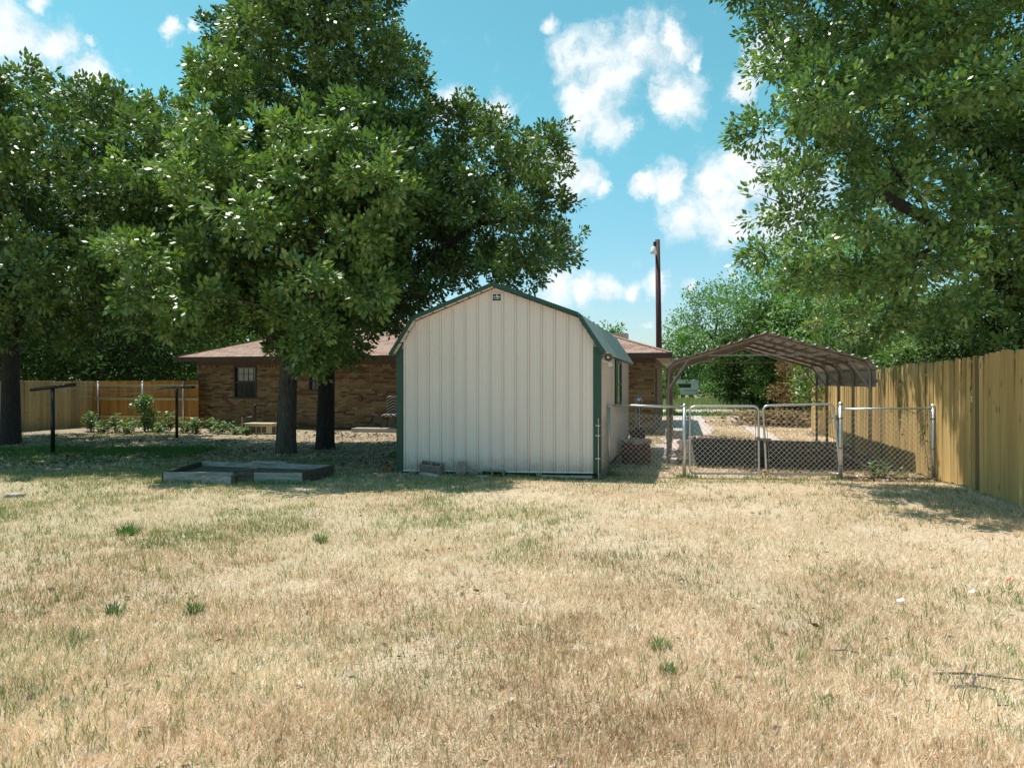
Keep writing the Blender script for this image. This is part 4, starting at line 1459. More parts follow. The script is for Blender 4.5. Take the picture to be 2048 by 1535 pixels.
# ------------------------------------------------------------------ things by the house
def on_wall(px, out):
    """point 'out' metres in front of the house's back wall at column px"""
    k = (px - 1024) / F
    bx_, by_ = HC.x - VX * out, HC.y - VY * out
    s = (bx_ - k * by_) / (UX - k * UY)
    return bx_ - s * UX, by_ - s * UY


x, y = on_wall(524, 2.6)
ac = thing('cooler_unit', 'beige slatted air cooler unit lying on the ground by the oak trunk', 'air cooler', (x, y, 0), -A + .05)
mb = MB(); mb.box(-.44, .44, -.24, .24, .02, .30); mb.build('body', M['beige'], ac, bevel=.012)
mb = MB(); mb.box(-.46, .46, -.26, .26, .30, .335); mb.build('top', M['beige'], ac, bevel=.01)
for i in range(4):
    xx = -.38 + i * .17
    mb = MB(); mb.box(xx, xx + .14, -.246, -.235, .05, .235); mb.build('grille', M['louver'], ac)
for i in range(2):
    yy = -.2 + i * .22
    mb = MB(); mb.box(.436, .447, yy, yy + .18, .05, .235); mb.build('grille', M['louver'], ac)

x, y = on_wall(510, 1.3)
sp = thing('standpipe', 'black pipe stand with side arm and pale stake beneath the house window', 'pipe stand', (x, y, 0), -A)
mb = MB(); mb.tube([(0, 0, 0), (0, 0, .78), (.02, 0, .84)], .035, 10); mb.build('pipe', M['black'], sp, smooth=True)
mb = MB(); mb.tube([(0, 0, .44), (-.22, -.02, .42), (-.47, -.05, .36)], .035, 10); mb.build('side_arm', M['black'], sp, smooth=True)
mb = MB(); mb.bar((-.41, -.1, 0), (-.40, -.1, .44), .04, .03); mb.build('stake', M['rail_wood'], sp)
mb = MB(); mb.tube([(.1, .2, 0), (.12, .25, .3), (.2, .5, .75), (.24, .6, .9)], .008, 6); mb.build('wire', M['hose'], sp, smooth=True)

x, y = on_wall(783, 0.9)
zm = bpy.data.materials.new('zebra_fabric'); zm.use_nodes = True
nt = zm.node_tree; b = nt.nodes['Principled BSDF']
tcn = nt.nodes.new('ShaderNodeTexCoord'); sp_ = nt.nodes.new('ShaderNodeSeparateXYZ'); nt.links.new(tcn.outputs['Object'], sp_.inputs[0])
ab = nt.nodes.new('ShaderNodeMath'); ab.operation = 'ABSOLUTE'; nt.links.new(sp_.outputs[0], ab.inputs[0])
cb = nt.nodes.new('ShaderNodeCombineXYZ')
ml = nt.nodes.new('ShaderNodeMath'); ml.operation = 'MULTIPLY_ADD'; nt.links.new(ab.outputs[0], ml.inputs[0]); ml.inputs[1].default_value = .55; nt.links.new(sp_.outputs[2], ml.inputs[2])
nt.links.new(ml.outputs[0], cb.inputs[2])
wv = nt.nodes.new('ShaderNodeTexWave'); wv.bands_direction = 'Z'; wv.inputs['Scale'].default_value = 3.4; wv.inputs['Distortion'].default_value = 1.2
nt.links.new(cb.outputs[0], wv.inputs['Vector'])
cr2 = nt.nodes.new('ShaderNodeValToRGB'); cr2.color_ramp.interpolation = 'CONSTANT'; cr2.color_ramp.elements[1].position = .56
cr2.color_ramp.elements[0].color = (.02, .02, .02, 1); cr2.color_ramp.elements[1].color = (.34, .33, .31, 1)
nt.links.new(wv.outputs['Fac'], cr2.inputs[0]); nt.links.new(cr2.outputs[0], b.inputs['Base Color']); b.inputs['Roughness'].default_value = .9
ch = thing('chair', 'zebra striped chair on the patio half hidden by the shed', 'chair', (x, y, .13), -A)
mb = MB(); mb.box(-.24, .24, .16, .24, .44, 1.0); mb.build('backrest', zm, ch, bevel=.03)
mb = MB(); mb.box(-.26, .26, -.24, .22, .36, .44); mb.build('seat', zm, ch, bevel=.03)
for sx_ in (-1, 1):
    for sy_ in (-1, 1):
        mb = MB(); mb.tube([(sx_ * .22, sy_ * .2, .36), (sx_ * .25, sy_ * .23, 0)], .018, 8); mb.build('leg', M['black'], ch, smooth=True)

x, y = on_wall(705, .9)
mb = MB(); mb.tube([(.42, .55, .36), (.40, .5, .30), (.34, .4, .2), (.2, .2, .09), (0, .0, .03), (-.4, -.1, .02), (-.9, -.3, .02), (-1.1, -.5, .02)], .014, 8)
mb.lathe([(0, .30), (.035, .31), (.035, .39), (0, .40)], 8, Matrix.Translation((.42, .55, 0)))
o = mb.build('garden_hose', M['hose'], smooth=True); o.location = (x, y, g1(x, y)); o.rotation_euler = (0, 0, -A)
tag(o, 'black garden hose curving from the brick wall to the ground', 'hose')

# stone stack, tank and stand right of the shed
x, y = (1272 - 1024) / F * 14.6, 14.6
st_ = thing('stone_stack', 'stack of dark red rounded stones beside the shed behind the chain link', 'stone pile', (x, y, g1(x, y)), 0)
rs = random.Random(4)
for lay in range(5):
    n_ = 5 if lay < 4 else 4
    for i in range(n_):
        a = 2 * math.pi * (i + lay * .5) / n_
        o = rock('stone', None, None, (.16 * math.cos(a), .16 * math.sin(a), .05 + lay * .10), (.30, .26, .115), M['redstone'] if lay < 4 else M['lichen_stone'], 20 + lay * 7 + i, rot=(rs.uniform(-.08, .08), rs.uniform(-.08, .08), a))
        for k_ in ('label', 'category'):
            if k_ in o: del o[k_]
        o.parent = st_
x, y = (1277 - 1024) / F * 16.9, 16.9
sd_ = thing('iron_stand', 'low dark red iron stand under the shiny cylinder', 'stand', (x, y, g1(x, y)), -A)
mb = MB(); mb.box(-.2, .16, -.15, .15, .44, .50); mb.build('tray', M['red_iron'], sd_, bevel=.008)
mb = MB(); mb.box(-.14, .12, -.12, .12, .26, .44); mb.build('pedestal', M['red_iron'], sd_)
for sx_ in (-.17, .13):
    for sy_ in (-.12, .12):
        mb = MB(); mb.bar((sx_, sy_, 0), (sx_, sy_, .44), .03, .03); mb.build('leg', M['red_iron'], sd_)
zs_ = g1(x, y) + .50
tk = thing('steel_cylinder', 'shiny steel cylinder with knobs on top standing on the red stand', 'cylinder', (x - .0, y, zs_), 0)
mb = MB(); mb.lathe([(0, 0), (.075, 0), (.08, .01), (.08, .66), (.086, .665), (.088, .72), (.075, .735), (0, .735)], 24); mb.build('drum', M['chrome'], tk, smooth=True)
for a in (0, 2.1, 4.2):
    mb = MB(); mb.lathe([(.014, .73), (.016, .765), (0, .77)], 10, Matrix.Translation((.05 * math.cos(a), .05 * math.sin(a), 0))); mb.build('knob', M['galv'], tk, smooth=True)
# low concrete kerb by the house corner
x, y = (1352 - 1024) / F * 20.8, 20.8
mb = MB(); mb.box(-.28, .26, -.9, .9, 0, .24); o = mb.build('stone_kerb', M['rubble'], bevel=.02); o.location = (x, y, 0); o.rotation_euler = (0, 0, -A); tag(o, 'low concrete block edging beside the house corner', 'kerb block')

# ------------------------------------------------------------------ pole with yard light
pl = thing('light_pole', 'tall dark red brown wooden pole behind the house with a lamp near its top', 'pole', (6.62, 33, 0), 0)
mb = MB(); mb.tube([(.1, 0, -.1), (.06, 0, 4), (0, 0, 8.05)], [.15, .13, .105], 14); mb.build('pole_shaft', M['pole'], pl, smooth=True)
mb = MB(); mb.box(-.18, -.06, -.08, .08, 7.75, 7.95); lm = mb.build('lamp_bracket', M['pole'], pl)
mb = MB(); mb.lathe([(.06, 7.72), (.09, 7.68), (.14, 7.5), (.145, 7.38), (.12, 7.38), (.0, 7.44)], 16, Matrix.Translation((-.2, -.12, 0))); mb.build('lamp_shade', M['white'], lm, smooth=True)

# ------------------------------------------------------------------ camper
cp = thing('camper', 'white camper trailer parked among bushes beyond the road', 'camper', ((1369 - 1024) / F * 60, 60, -.1), 0)
cp.scale = (1.12, 1, 1)
mb = MB()
mb.prism([(-1.0, .62), (1.0, .62), (1.06, .9), (1.06, 1.72), (.98, 1.9), (-.98, 1.9), (-1.06, 1.72), (-1.06, .9)], 'y', 0, 4.6)
mb.build('body', M['camper'], cp, bevel=.06)
mb = MB(); mb.box(-.66, .48, -.02, .0, 1.24, 1.56); wn_ = mb.build('window', M['frame_dark'], cp)
mb = MB(); mb.box(-.60, .42, -.035, -.021, 1.29, 1.51); mb.build('pane', M['glass'], wn_)
mb = MB(); mb.box(-1.03, 1.03, -.02, -.002, .98, 1.04); mb.build('stripe', mat('grey_stripe', (.3, .3, .3), .6), cp)
mb = MB(); mb.box(-.82, -.2, .3, 1.2, 1.9, 2.22); mb.build('roof_unit', M['camper'], cp, bevel=.05)
for sx_ in (-.9, .9):
    mb = MB(); mb.lathe([(.12, -.1), (.33, -.1), (.35, -.06), (.35, .06), (.33, .1), (.12, .1)], 18, Matrix.Translation((sx_, 1.9, .35)) @ Matrix.Rotation(math.radians(90), 4, 'Y')); mb.build('wheel', M['black'], cp, smooth=True)
    mb = MB(); mb.box(sx_ - .05 if sx_ < 0 else sx_ - .02, sx_ + .05, -.03, -.002, .72, .84); mb.build('tail_light', M['red_scrap'], cp)

# ------------------------------------------------------------------ foliage
OAK_V = np.array([(0, 0, 0), (.34, 0, .03), (.67, 0, .02), (1, 0, -.05), (.26, .22, 0), (.55, .30, -.02), (.85, .18, -.04), (.26, -.22, 0), (.55, -.30, -.02), (.85, -.18, -.04)], float)
OAK_F = np.array([(0, 1, 4), (1, 2, 5), (2, 3, 6), (1, 0, 7), (2, 1, 8), (3, 2, 9)])
DIA_V = np.array([(0, 0, 0), (.5, .28, -.03), (1, 0, -.04), (.5, -.28, -.03)], float)
DIA_F = np.array([(0, 2, 1), (0, 3, 2)])
LAN_V = np.array([(0, 0, 0), (.45, .16, -.02), (1, 0, -.05), (.45, -.16, -.02), (.30, .24, 0), (.7, -.24, -.03)], float)
LAN_F = np.array([(0, 2, 1), (0, 3, 2), (0, 1, 4), (3, 5, 2)])


def orient(ax, nr):
    ax = ax / (np.linalg.norm(ax, axis=1, keepdims=True) + 1e-9)
    nr = nr - ax * (nr * ax).sum(1, keepdims=True)
    nr = nr / (np.linalg.norm(nr, axis=1, keepdims=True) + 1e-9)
    bi = np.cross(nr, ax)
    return np.stack([ax, bi, nr], 2)          # columns


def leaf_mesh(name, pos, ax, nr, size, tint, m, parent, proto=(OAK_V, OAK_F)):
    Pv, Pf = proto
    Rm = orient(ax, nr)
    V = np.einsum('nij,kj->nki', Rm, Pv) * size[:, None, None] + pos[:, None, :]
    n, k = len(pos), len(Pv)
    Fc = Pf[None] + (np.arange(n) * k)[:, None, None]
    return np_mesh(name, V.reshape(-1, 3), Fc.reshape(-1, 3), m, parent, np.repeat(tint, len(Pf)))


def rand_unit(n, rg=R):
    v = rg.normal(size=(n, 3))
    return v / np.linalg.norm(v, axis=1, keepdims=True)


def crown_leaves(lobes, per_lobe, k, size, spread, shoots=.08, flat=.66, inner=.12):
    """returns leaf arrays and tip list; lobes: list of (c, r)"""
    C = np.array([l[0] for l in lobes]); Rr = np.array([l[1] for l in lobes])
    w = Rr ** 2 / (Rr ** 2).mean()
    cnt = np.maximum((per_lobe * w).astype(int), 4)
    idx = np.repeat(np.arange(len(lobes)), cnt)
    n = len(idx)
    d = rand_unit(n)
    d[:, 2] = np.where(d[:, 2] < -.35, d[:, 2] * .6, d[:, 2])
    d /= np.linalg.norm(d, axis=1, keepdims=True)
    rad = R.uniform(.62, 1.06, n)
    ins = R.random(n) < inner; rad[ins] = R.uniform(.15, .7, ins.sum())
    sh = R.random(n) < shoots; rad[sh] = R.uniform(1.1, 1.42, sh.sum())
    # bumpy lobes
    tip = C[idx] + d * (rad * Rr[idx])[:, None] * np.array([1, 1, flat])
    # leaves of each spray
    ti = np.repeat(np.arange(n), k)
    off = rand_unit(n * k) * (R.random(n * k) ** .5 * spread)[:, None]
    dd = d[ti]
    pos = tip[ti] + off + dd * (R.uniform(-.5, .5, n * k) * spread)[:, None]
    ax = off / spread * .9 + dd * .55 + rand_unit(n * k) * .5 + np.array([0, 0, .05])
    nr = np.array([0, 0, .8]) + rand_unit(n * k) * .6 + dd * .45
    sz = size * R.uniform(.65, 1.25, n * k)
    # tint: per lobe, per spray and per leaf
    tl = R.uniform(-.14, .14, len(lobes))[idx]
    ts = R.uniform(-.2, .2, n)
    tn = np.clip(.40 + (tl + ts)[ti] + R.normal(0, .17, n * k), 0, 1)
    return pos, ax, nr, sz, tn, tip, idx, C, Rr


def branch_pts(a, b, sag, rg, n=6, wob=.06):
    a = Vector(a); b = Vector(b); L_ = (b - a).length
    pts = []
    for i in range(n + 1):
        t = i / n
        p = a.lerp(b, t) + Vector((0, 0, 1)) * sag * L_ * 4 * t * (1 - t)
        if 0 < i < n: p += Vector((rg.uniform(-1, 1), rg.uniform(-1, 1), rg.uniform(-1, 1))) * wob * L_
        pts.append(p)
    return pts


def make_tree(name, label, base, trunk_h, tr, lobes, leafm, barkm, per_lobe, k, size, spread, proto, cat='tree', group=None, shoots=.08, lean=(0, 0), nlimb=7, seed=1, twigs=True, flat=.64, foot=1.15, trunk_top=None):
    rg = random.Random(seed)
    bz_ = g1(base[0], base[1])
    t_ = thing(name, label, cat, (base[0], base[1], bz_), 0, group)
    B = Vector((base[0], base[1], bz_))
    lob = [(Vector(c) - B, r) for c, r in lobes]
    C = np.array([tuple(c) for c, r in lob])
    topz = max(c.z for c, r in lob)
    cen = Vector(C.mean(0))
    # trunk
    top = Vector((lean[0] + cen.x * .45, lean[1] + cen.y * .45, topz * .86))
    tp = [Vector((0, 0, -.06)), Vector((0, 0, .06)), Vector((0, 0, .3)), Vector((lean[0] * .25, lean[1] * .25, trunk_h * .55)), Vector((lean[0] * .6, lean[1] * .6, trunk_h))]
    rr = [tr * foot * 1.12, tr * foot, tr * 1.08, tr * .97, tr * .9]
    nseg = 6
    for i in range(1, nseg + 1):
        q = i / nseg
        p = tp[4].lerp(top, q) + Vector((rg.uniform(-1, 1), rg.uniform(-1, 1), 0)) * .12 * (1 if i < nseg else 0)
        tp.append(p); rr.append(tr * .88 * (1 - q) + .03 * q)
    mb = MB(); mb.tube(tp, rr, 14)
    nv = np.array(mb.v); 
    for i, v in enumerate(mb.v):
        a = math.atan2(v[1], v[0])
        if v[2] < trunk_h:
            f_ = 1 + .05 * math.sin(5 * a + seed) * max(0, 1 - v[2]) * 2 + .03 * math.sin(9 * a + v[2] * 3)
            ccx = lean[0] * .6 * min(1, max(0, v[2]) / trunk_h); ccy = lean[1] * .6 * min(1, max(0, v[2]) / trunk_h)
            mb.v[i] = (ccx + (v[0] - ccx) * f_, ccy + (v[1] - ccy) * f_, v[2])
    mb.build('trunk', barkm, t_, smooth=True)
    # limbs: k-means on the lobes
    nl = min(nlimb, max(1, len(lob) // 3))
    cent = C[np.random.default_rng(seed).choice(len(C), nl, replace=False)]
    for _ in range(8):
        dist = ((C[:, None] - cent[None]) ** 2).sum(2); asg = dist.argmin(1)
        for j in range(nl):
            if (asg == j).any(): cent[j] = C[asg == j].mean(0)
    axis_pts = [tp[i] for i in range(3, len(tp))]; axis_r = rr[3:]
    for j in range(nl):
        mem = np.where(asg == j)[0]
        if len(mem) == 0: continue
        cj = Vector(cent[j])
        # attach below the cluster
        want = max(trunk_h * .82, cj.z - Vector((cj.x, cj.y, 0)).length * .75)
        ai = min(range(len(axis_pts)), key=lambda i: abs(axis_pts[i].z - want))
        a = axis_pts[ai]
        lp = branch_pts(a, cj, .08, rg, 6, .05)
        r0 = min(axis_r[ai] * .75, .05 + .025 * len(mem) ** .5 + .02)
        mb = MB(); mb.tube(lp, [r0 * (1 - .65 * i / 6) for i in range(7)], 8)
        nodes = [(lp[q], r0 * (1 - .65 * q / 6)) for q in range(1, 7)]
        for i in sorted(mem, key=lambda q: (lob[q][0] - a).length):
            c = lob[i][0]
            # grow from the nearest wood that lies closer to the trunk
            nd = min(nodes, key=lambda w: (w[0] - c).length + .35 * max(0., (w[0] - a).length - (c - a).length + .3))
            bp = branch_pts(nd[0], c, .07, rg, 4, .09)
            rb_ = min(nd[1] * .7, .012 + .03 * (bp[-1] - bp[0]).length ** .5)
            mb.tube(bp, [rb_ * (1 - .5 * q / 4) for q in range(5)], 5)
            nodes += [(bp[2], rb_ * .75), (bp[3], rb_ * .62), (bp[4], rb_ * .5)]
        mb.build('limb', barkm, t_, smooth=True)
    pos, ax, nr, sz, tn, tip, idx, CC, RR = crown_leaves([(tuple(c), r) for c, r in lob], per_lobe, k, size, spread, shoots, flat)
    tag(leaf_mesh('crown', pos, ax, nr, sz, tn, leafm, t_, proto), kind='stuff')
    if twigs:
        # thin twigs: flat three sided sticks from lobe centre to a third of the tips
        sel = np.where(np.arange(len(tip)) % 3 == 0)[0]
        a = CC[idx[sel]]; b = tip[sel]
        a = a + (b - a) * .25
        d = b - a; s1 = np.cross(d, rand_unit(len(d))); s1 /= np.linalg.norm(s1, axis=1, keepdims=True); s2 = np.cross(d, s1); s2 /= np.linalg.norm(s2, axis=1, keepdims=True)
        r_ = .011
        mid_ = (a + b) / 2 + rand_unit(len(a)) * .06
        V = np.stack([a + s1 * r_, a - s1 * r_ * .5 + s2 * r_ * .87, a - s1 * r_ * .5 - s2 * r_ * .87,
                      mid_ + s1 * r_ * .7, mid_ - s1 * r_ * .35 + s2 * r_ * .6, mid_ - s1 * r_ * .35 - s2 * r_ * .6, b], 1)
        Fp = np.array([(0, 1, 4), (0, 4, 3), (1, 2, 5), (1, 5, 4), (2, 0, 3), (2, 3, 5), (3, 4, 6), (4, 5, 6), (5, 3, 6)])
        Fc = Fp[None] + (np.arange(len(sel)) * 7)[:, None, None]
        tag(np_mesh('twigs', V.reshape(-1, 3), Fc.reshape(-1, 3), barkm, t_), kind='stuff')
    return t_


def in_poly(x, y, poly):
    c = False; n = len(poly); j = n - 1
    for i in range(n):
        xi, yi = poly[i]; xj, yj = poly[j]
        if (yi > y) != (yj > y) and x < (xj - xi) * (y - yi) / (yj - yi) + xi: c = not c
        j = i
    return c


def edge_dist(x, y, poly):
    best = 1e9; n = len(poly)
    for i in range(n):
        ax_, ay_ = poly[i]; bx_, by_ = poly[(i + 1) % n]
        dx, dy = bx_ - ax_, by_ - ay_
        t = max(0, min(1, ((x - ax_) * dx + (y - ay_) * dy) / (dx * dx + dy * dy + 1e-9)))
        best = min(best, math.hypot(x - ax_ - t * dx, y - ay_ - t * dy))
    return best


def fill_lobes(poly, Yc, D, n, rmin, rmax, seed, gap=.95, zmin=.6, cond=None):
    """lobes whose outline seen from the yard follows the tree's own outline; D = half depth of the crown"""
    rg = random.Random(seed)
    xs_ = [p[0] for p in poly]; ys_ = [p[1] for p in poly]
    out_ = []
    tries = 0
    while len(out_) < n and tries < 60000:
        tries += 1
        x = rg.uniform(min(xs_), max(xs_)); y = rg.uniform(min(ys_), max(ys_))
        if not in_poly(x, y, poly): continue
        e_ = edge_dist(x, y, poly)
        r = rg.uniform(rmin, rmax)
        rpx = r * F / Yc
        if e_ < rpx * .62: continue
        dep = D * min(1, (e_ / (2.2 * rpx)) ** .5)
        Y = Yc + rg.uniform(-dep, dep)
        # keep the true position: the silhouette is that of the mean distance
        p = P(x, y, Yc); p.y = Y; p.x *= (Y / Yc); p.z = H + (p.z - H) * (Y / Yc)
        if p.z < zmin: continue
        if cond and not cond(p): continue
        if any((q - p).length < gap * (r + s) * .62 for q, s in out_): continue
        out_.append((p, r))
    return out_


polyA = [(370, 130), (440, 80), (520, 250), (600, 190), (700, 160), (760, 200), (830, 260), (880, 400), (860, 520), (800, 600), (790, 660), (740, 650), (700, 690), (640, 760), (590, 740), (540, 710), (470, 640), (430, 690), (420, 700), (330, 690), (240, 650), (180, 580), (180, 440), (230, 330), (330, 290), (380, 220)]
lobA = fill_lobes(polyA, 15.3, 4.2, 225, .34, .66, 21, gap=1.22)
extraA = [P(610, 640, 15.2), P(650, 720, 15.0), P(690, 690, 15.0), P(560, 640, 15.0), P(720, 655, 15.3), P(590, 690, 15.1), P(430, 660, 15.3)]
lobA += [(p, .42) for p in extraA]
make_tree('oak_tree', 'big oak with a forked grey trunk beside the garden bed', (-4.99, 16.05), 2.6, .200, lobA, M['leaf_a'], M['bark'], 18, 34, .125, .15, (DIA_V, DIA_F), shoots=.13, seed=4, nlimb=9, group=None, lean=(.1, 0))
mbL = MB()
qa = Vector((.0, -.02, 2.25)); qb = P(462, 600, 15.4) - Vector((-4.99, 16.05, 0))
mbL.tube([qa, qa.lerp(qb, .35) + Vector((0, 0, .10)), qa.lerp(qb, .7) + Vector((.02, 0, .06)), qb, qb + Vector((-.3, 0, 1.0)), qb + Vector((-.5, .3, 2.2))], [.17, .14, .12, .10, .07, .03], 10)
tA = [o for o in COL.objects if o.name == 'oak_tree'][0]
mbL.build('limb', M['bark'], tA, smooth=True)
polyB = [(400, 130), (430, 20), (480, -60), (500, -200), (680, -260), (800, -160), (820, 30), (860, 90), (850, 190), (900, 210), (930, 150), (960, 200), (1030, 185), (1040, 240), (1110, 215), (1150, 250), (1135, 350), (1130, 400), (1180, 430), (1150, 500), (1125, 560), (1070, 590), (1000, 600), (960, 575), (860, 620), (790, 680), (720, 690), (680, 640), (700, 500), (640, 350), (520, 240), (440, 250)]
lobB = fill_lobes(polyB, 17.3, 3.6, 225, .34, .64, 33, gap=1.22)
make_tree('oak_tree', 'tall dark trunked oak spreading over the shed roof', (-4.37, 17.0), 2.8, .19, lobB, M['leaf_b'], M['bark_dark'], 18, 34, .12, .15, (DIA_V, DIA_F), seed=9, nlimb=10, lean=(.05, .1), shoots=.16)
polyC = [(-500, 60), (-200, 40), (0, 130), (45, 110), (70, 170), (130, 150), (190, 165), (260, 140), (300, 175), (370, 160), (400, 240), (380, 420), (380, 600), (300, 690), (200, 730), (120, 700), (60, 740), (-60, 730), (-200, 680), (-480, 640)]
lobC = fill_lobes(polyC, 17.7, 4.6, 230, .40, .80, 44, gap=1.15)
make_tree('oak_tree', 'dark oak at the left edge with its trunk before the tan fence', (-12.65, 18.3), 3.0, .205, lobC, M['leaf_b'], M['bark_dark'], 19, 36, .135, .17, (DIA_V, DIA_F), shoots=.13, seed=15, nlimb=9)
polyE = [(1500, -260), (1480, -60), (1510, 30), (1500, 120), (1530, 180), (1480, 260), (1490, 330), (1530, 400), (1500, 470), (1470, 540), (1560, 580), (1660, 620), (1760, 670), (1850, 700), (1960, 715), (2100, 730), (2600, 650), (2600, -300)]
erng = random.Random(77)


def econd(p):
    t = (4.19 + .236 * p.y - p.x) / (.342 + .0432)
    zh = p.z - t; yh = p.y - .183 * t
    if t > 0 and -.1 < zh < 2.0 and yh > 8.8 and erng.random() < (.95 if yh > 15 else .62): return False
    return p.y > 8.0 and not (t > p.z and p.y - .183 * p.z > 11.6)


lobE = fill_lobes(polyE, 12.2, 3.4, 430, .28, .54, 52, cond=econd, gap=1.05)
for q in range(22):                     # unseen lobes added above the frame so their shadow falls on the lawn
    zz = erng.uniform(7.9, 9.8); sx_, sy_ = erng.uniform(6.4, 8.4), erng.uniform(7.6, 10.4)
    lobE.append((Vector((sx_ - .342 * zz, sy_ + .183 * zz, zz)), erng.uniform(.45, .6)))
make_tree('oak_tree', 'large fine leaved oak overhanging the right fence', (9.9, 13.4), 2.6, .30, lobE, M['leaf_e'], M['bark_dark'], 21, 27, .095, .13, (DIA_V, DIA_F), seed=23, nlimb=10, shoots=.14)

# trees and shrubs further off: (name, label, x, y, height, half width, leaf material, count factor)
def ball_lobes(x, y, h, w, n, seed, z0=.3, rr=(.8, 1.3)):
    rg = random.Random(seed); out_ = []
    t = 0
    while len(out_) < n and t < 5000:
        t += 1
        a = rg.uniform(0, 2 * math.pi); q = rg.random()
        z = z0 + (h - z0) * q
        env = w * (math.sin(math.pi * min(1, .18 + .8 * q)) ** .6)
        r_ = env * rg.random() ** .5
        r = rg.uniform(*rr) * w / 3.0
        if z > h - r * .5: continue
        p = Vector((x + r_ * math.cos(a), y + r_ * math.sin(a), z))
        if any((p - c).length < .5 * (r + s) for c, s in out_): continue
        out_.append((p, r))
    return out_


G1 = 'trees in the wood behind the left fence'
G2 = 'trees beyond the road'
far_list = [
    ('tree', 'dark tree behind the far left of the tan fence', -25.5, 31, 9.5, 4.6, 'leaf_dark', 1.3, G1),
    ('tree', 'dark tree behind the tan fence, right of the leftmost trunk', -20.5, 33, 10.5, 4.4, 'leaf_dark', 1.3, G1),
    ('tree', 'dark tree behind the corner of the two fences', -16.8, 31.5, 9.0, 3.8, 'leaf_dark', 1.3, G1),
    ('tree', 'green tree behind the orange fence by the house corner', -14.4, 37, 7.5, 3.6, 'leaf_far', 1.0, G1),
    ('tree', 'green tree rising behind the left end of the house roof', -13.0, 44, 9.5, 4.6, 'leaf_far', 1.0, G1),
    ('tree', 'small pointed tree behind the roof just right of the shed', 5.0, 46, 6.0, 1.7, 'leaf_far', .8, 'small trees behind the house roof'),
    ('tree', 'lower small tree behind the roof beside the chimney', 6.7, 47, 4.9, 1.3, 'leaf_far', .6, 'small trees behind the house roof'),
    ('tree', 'open small tree right of the pole beyond the road', 14.6, 62, 6.3, 2.2, 'leaf_far', .6, G2),
    ('tree', 'bright green tree left above the carport', 18.6, 66, 11.0, 3.8, 'leaf_far', 1.2, G2),
    ('tree', 'bright green tree right above the carport peak', 18.6, 50, 11.4, 4.0, 'leaf_far', 1.2, G2),
    ('tree', 'dense green tree above the right slope of the carport', 20.6, 45, 12.0, 4.4, 'leaf_far', 1.2, G2),
    ('tree', 'tall tree behind the right fence end', 17.6, 36, 10.0, 4.0, 'leaf_far', 1.2, G2),
    ('tree', 'dark tree behind the dead shrub', 15.6, 43, 6.2, 3.0, 'leaf_dark', 1.2, G2),
]
for i, (nm, lb, x, y, h, w, lm_, cf, grp) in enumerate(far_list):
    lo_ = ball_lobes(x, y, h, w, 60 if w > 2 else 18, 100 + i, z0=h * .10)
    make_tree(nm, lb, (x, y), h * .3, .12 + .02 * w, lo_, M[lm_], M['bark_dark'], int(30 * cf), 7, .24 if y > 40 else .2, .3, (DIA_V, DIA_F), seed=200 + i, nlimb=4, twigs=False, group=grp, shoots=.1)
# shrubs
shr = [
    ('shrub', 'variegated creeper clad shrub with pink tinged leaves over the carport eave', 10.1, 21.6, 4.3, 1.35, 'leaf_vine', 1.6, None),
    ('shrub', 'dense green shrub behind the fence right of the carport', 10.7, 18.8, 3.9, 1.6, 'leaf_e', 1.5, None),
    ('shrub', 'dark shrub behind the middle of the right fence', 10.2, 15.8, 3.9, 1.6, 'leaf_dark', 1.6, None),
    ('shrub', 'darkest shrub behind the near end of the right fence', 9.8, 12.6, 3.6, 1.5, 'leaf_dark', 1.6, None),
    ('shrub', 'tall dark shrub rising behind the far end of the right fence', 13.3, 24.5, 5.2, 2.0, 'leaf_dark', 1.4, None),
    ('shrub', 'bushy green shrub left of the carport legs by the road', 7.45, 34.2, 1.6, .42, 'leaf_far', 1.2, None),
    ('shrub', 'dark shrub by the road under the carport peak', 14.0, 44.5, 4.6, 1.8, 'leaf_dark', 1.4, None),
    ('shrub', 'light green leafy shrub seen through the right gate', 15.0, 41.8, 3.4, 1.4, 'leaf_far', 1.2, None),
    ('shrub', 'brown dead shrub at the far end of the driveway', 11.3, 28.3, 2.9, .95, 'leaf_dead', 1.5, None),
    ('shrub', 'low green shrub beside the white camper', 16.3, 56.0, 2.2, 1.3, 'leaf_far', 1.0, None),
    ('shrub', 'bush hiding the left end of the camper', 11.9, 56.0, 2.0, .7, 'leaf_far', 1.0, None),
    ('shrub', 'rounded leafy bush before the orange fence', -11.75, 23.2, 1.12, .42, 'leaf_weed', 1.0, 'leafy weeds along the back fence'),
]
for i, (nm, lb, x, y, h, w, lm_, cf, grp) in enumerate(shr):
    lo_ = ball_lobes(x, y, h, w, 26 if w > .5 else 14, 300 + i, z0=.03 * h, rr=(.8, 1.2))
    sz = (.17 if y > 30 else .115) if w > .5 else .085
    make_tree(nm, lb, (x, y), h * .25, .02 + .02 * w, lo_, M[lm_], M['twig'], int(30 * cf) if w > .5 else 22, 7, sz, .17 if w > .5 else .09, (DIA_V, DIA_F), cat='shrub', seed=400 + i, nlimb=3, twigs=w > .5, group=grp, shoots=.12, foot=1.1)


